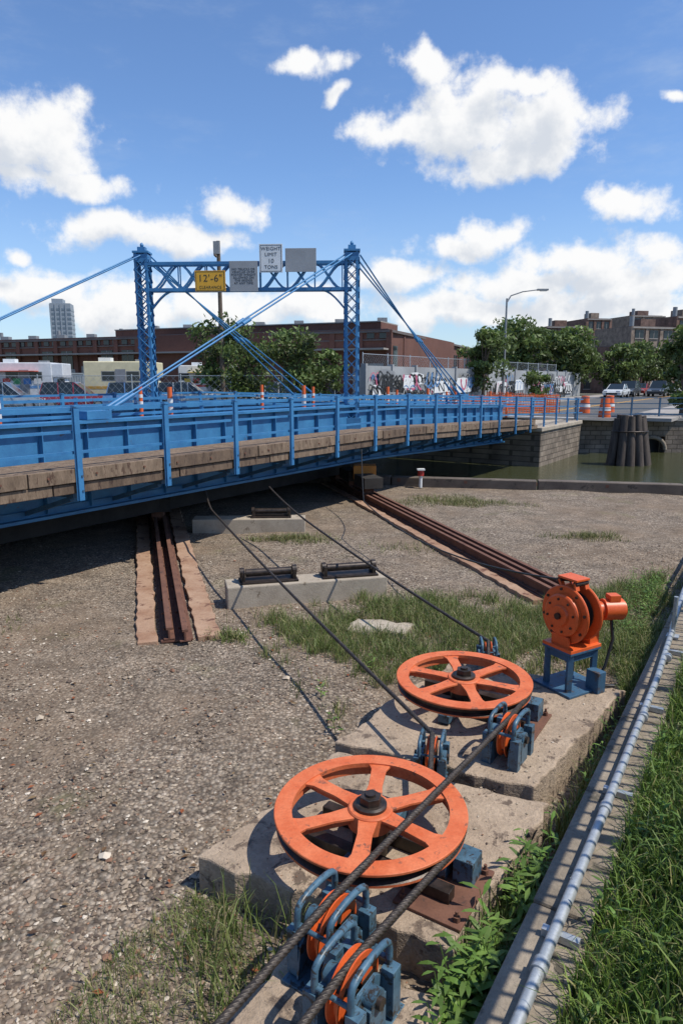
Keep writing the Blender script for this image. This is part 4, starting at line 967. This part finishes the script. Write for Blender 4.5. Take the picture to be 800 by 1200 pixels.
def VM(op,a,b_):
    n=nt.nodes.new('ShaderNodeVectorMath'); n.operation=op
    for i,x in enumerate((a,b_)):
        if x is None: continue
        if isinstance(x,(tuple,list)): n.inputs[i].default_value=x
        else: L_(x,n.inputs[i])
    return n.outputs['Value'] if op=='LENGTH' else n.outputs[0]
az=M('ARCTAN2',sx.outputs[0],sx.outputs[1]); el=M('ARCSINE',sx.outputs[2])
cb=N(nt,'ShaderNodeCombineXYZ'); L_(az,cb.inputs[0]); L_(el,cb.inputs[1]); P0=cb.outputs[0]
def ang(u,v_):
    x=(u-400)/800; yc=(600-v_)/800; y=0.9816+yc*0.1908; z=-0.1908+yc*0.9816
    return math.atan2(x,y),math.atan2(z,math.hypot(x,y))
CL=[(550,140,100,55),(630,145,85,50),(610,185,110,25),(480,145,80,25),(500,75,50,26),(600,100,50,22),
(55,165,70,48),(75,205,90,20),(10,165,45,38),(150,268,100,24),(215,285,75,20),(270,243,48,26),
(362,72,46,14),(392,103,18,9),(735,245,58,22),(520,290,52,20),(580,275,55,24),(690,310,105,30),(740,335,100,28),(600,335,110,22),
(60,335,75,28),(140,355,90,30),(240,360,75,28),(10,300,22,12),(460,325,60,24),(360,362,80,22),(540,365,120,22),(700,365,150,22),(795,110,18,10)]
cd=[]
for u,v_,a,b_ in CL:
    c0=ang(u,v_); c1=ang(u+a,v_); c2=ang(u,v_-b_); cd.append((c0[0],c0[1],abs(c1[0]-c0[0])*1.12,abs(c2[1]-c0[1])*1.18))
for i in range(7):
    a_=0.95+i*0.65+random.uniform(-.15,.15); cd.append((a_ if a_<math.pi else a_-2*math.pi,random.uniform(0.12,0.5),random.uniform(0.12,0.25),random.uniform(0.04,0.08)))
n1=N(nt,'ShaderNodeTexNoise'); n1.inputs['Scale'].default_value=9; n1.inputs['Detail'].default_value=3; L_(P0,n1.inputs['Vector'])
OFF=VM('MULTIPLY',VM('SUBTRACT',n1.outputs['Color'],(0.5,0.5,0.5)),(0.11,0.075,0))
def field(P,detail,amp):
    Pd=VM('ADD',P,OFF); acc=None
    for (a,b_,ra,rb) in cd:
        ln=VM('LENGTH',VM('MULTIPLY',VM('SUBTRACT',Pd,(a,b_,0)),(1/ra,1/rb,0)),None)
        acc=ln if acc is None else M('MINIMUM',acc,ln)
    fld=M('SUBTRACT',1.0,acc)
    n2=N(nt,'ShaderNodeTexNoise'); n2.inputs['Scale'].default_value=20; n2.inputs['Detail'].default_value=detail; n2.inputs['Roughness'].default_value=0.62; L_(P,n2.inputs['Vector'])
    return M('ADD',fld,M('MULTIPLY',M('SUBTRACT',n2.outputs['Fac'],0.5),amp))
D=field(P0,7,1.9); Du=field(VM('ADD',P0,(0.014,0.028,0)),4,1.9)
def mr(x,a,b_,c_=0,d=1):
    n=nt.nodes.new('ShaderNodeMapRange'); n.interpolation_type='SMOOTHSTEP'; L_(x,n.inputs[0]); n.inputs[1].default_value=a;n.inputs[2].default_value=b_;n.inputs[3].default_value=c_;n.inputs[4].default_value=d; return n.outputs[0]
mask=mr(D,-0.05,0.55,0,0.99); shade=mr(Du,0.1,1.0)
n3=N(nt,'ShaderNodeTexNoise'); n3.inputs['Scale'].default_value=4; n3.inputs['Detail'].default_value=6; n3.inputs['Roughness'].default_value=0.65; L_(VM('MULTIPLY',P0,(0.8,2.2,1)),n3.inputs['Vector'])
wisp=mr(n3.outputs['Fac'],0.50,0.85,0,0.4)
haze=mr(el,0.0,0.28,0.40,0)
ccol=mix(nt,shade,(7.7,7.7,7.7),(5.3,5.65,6.2))
skc=mix(nt,1.0,sky.outputs[0],(0.88,1.06,1.30),'MULTIPLY')
c=mix(nt,haze,skc,(4.3,5.2,6.2)); c=mix(nt,wisp,c,(4.8,5.5,6.4)); c=mix(nt,mask,c,ccol)
L_(c,bg.inputs[0]); bg.inputs[1].default_value=0.128
S.view_settings.view_transform='Standard'; S.view_settings.look='None'; S.view_settings.exposure=0; S.view_settings.gamma=1
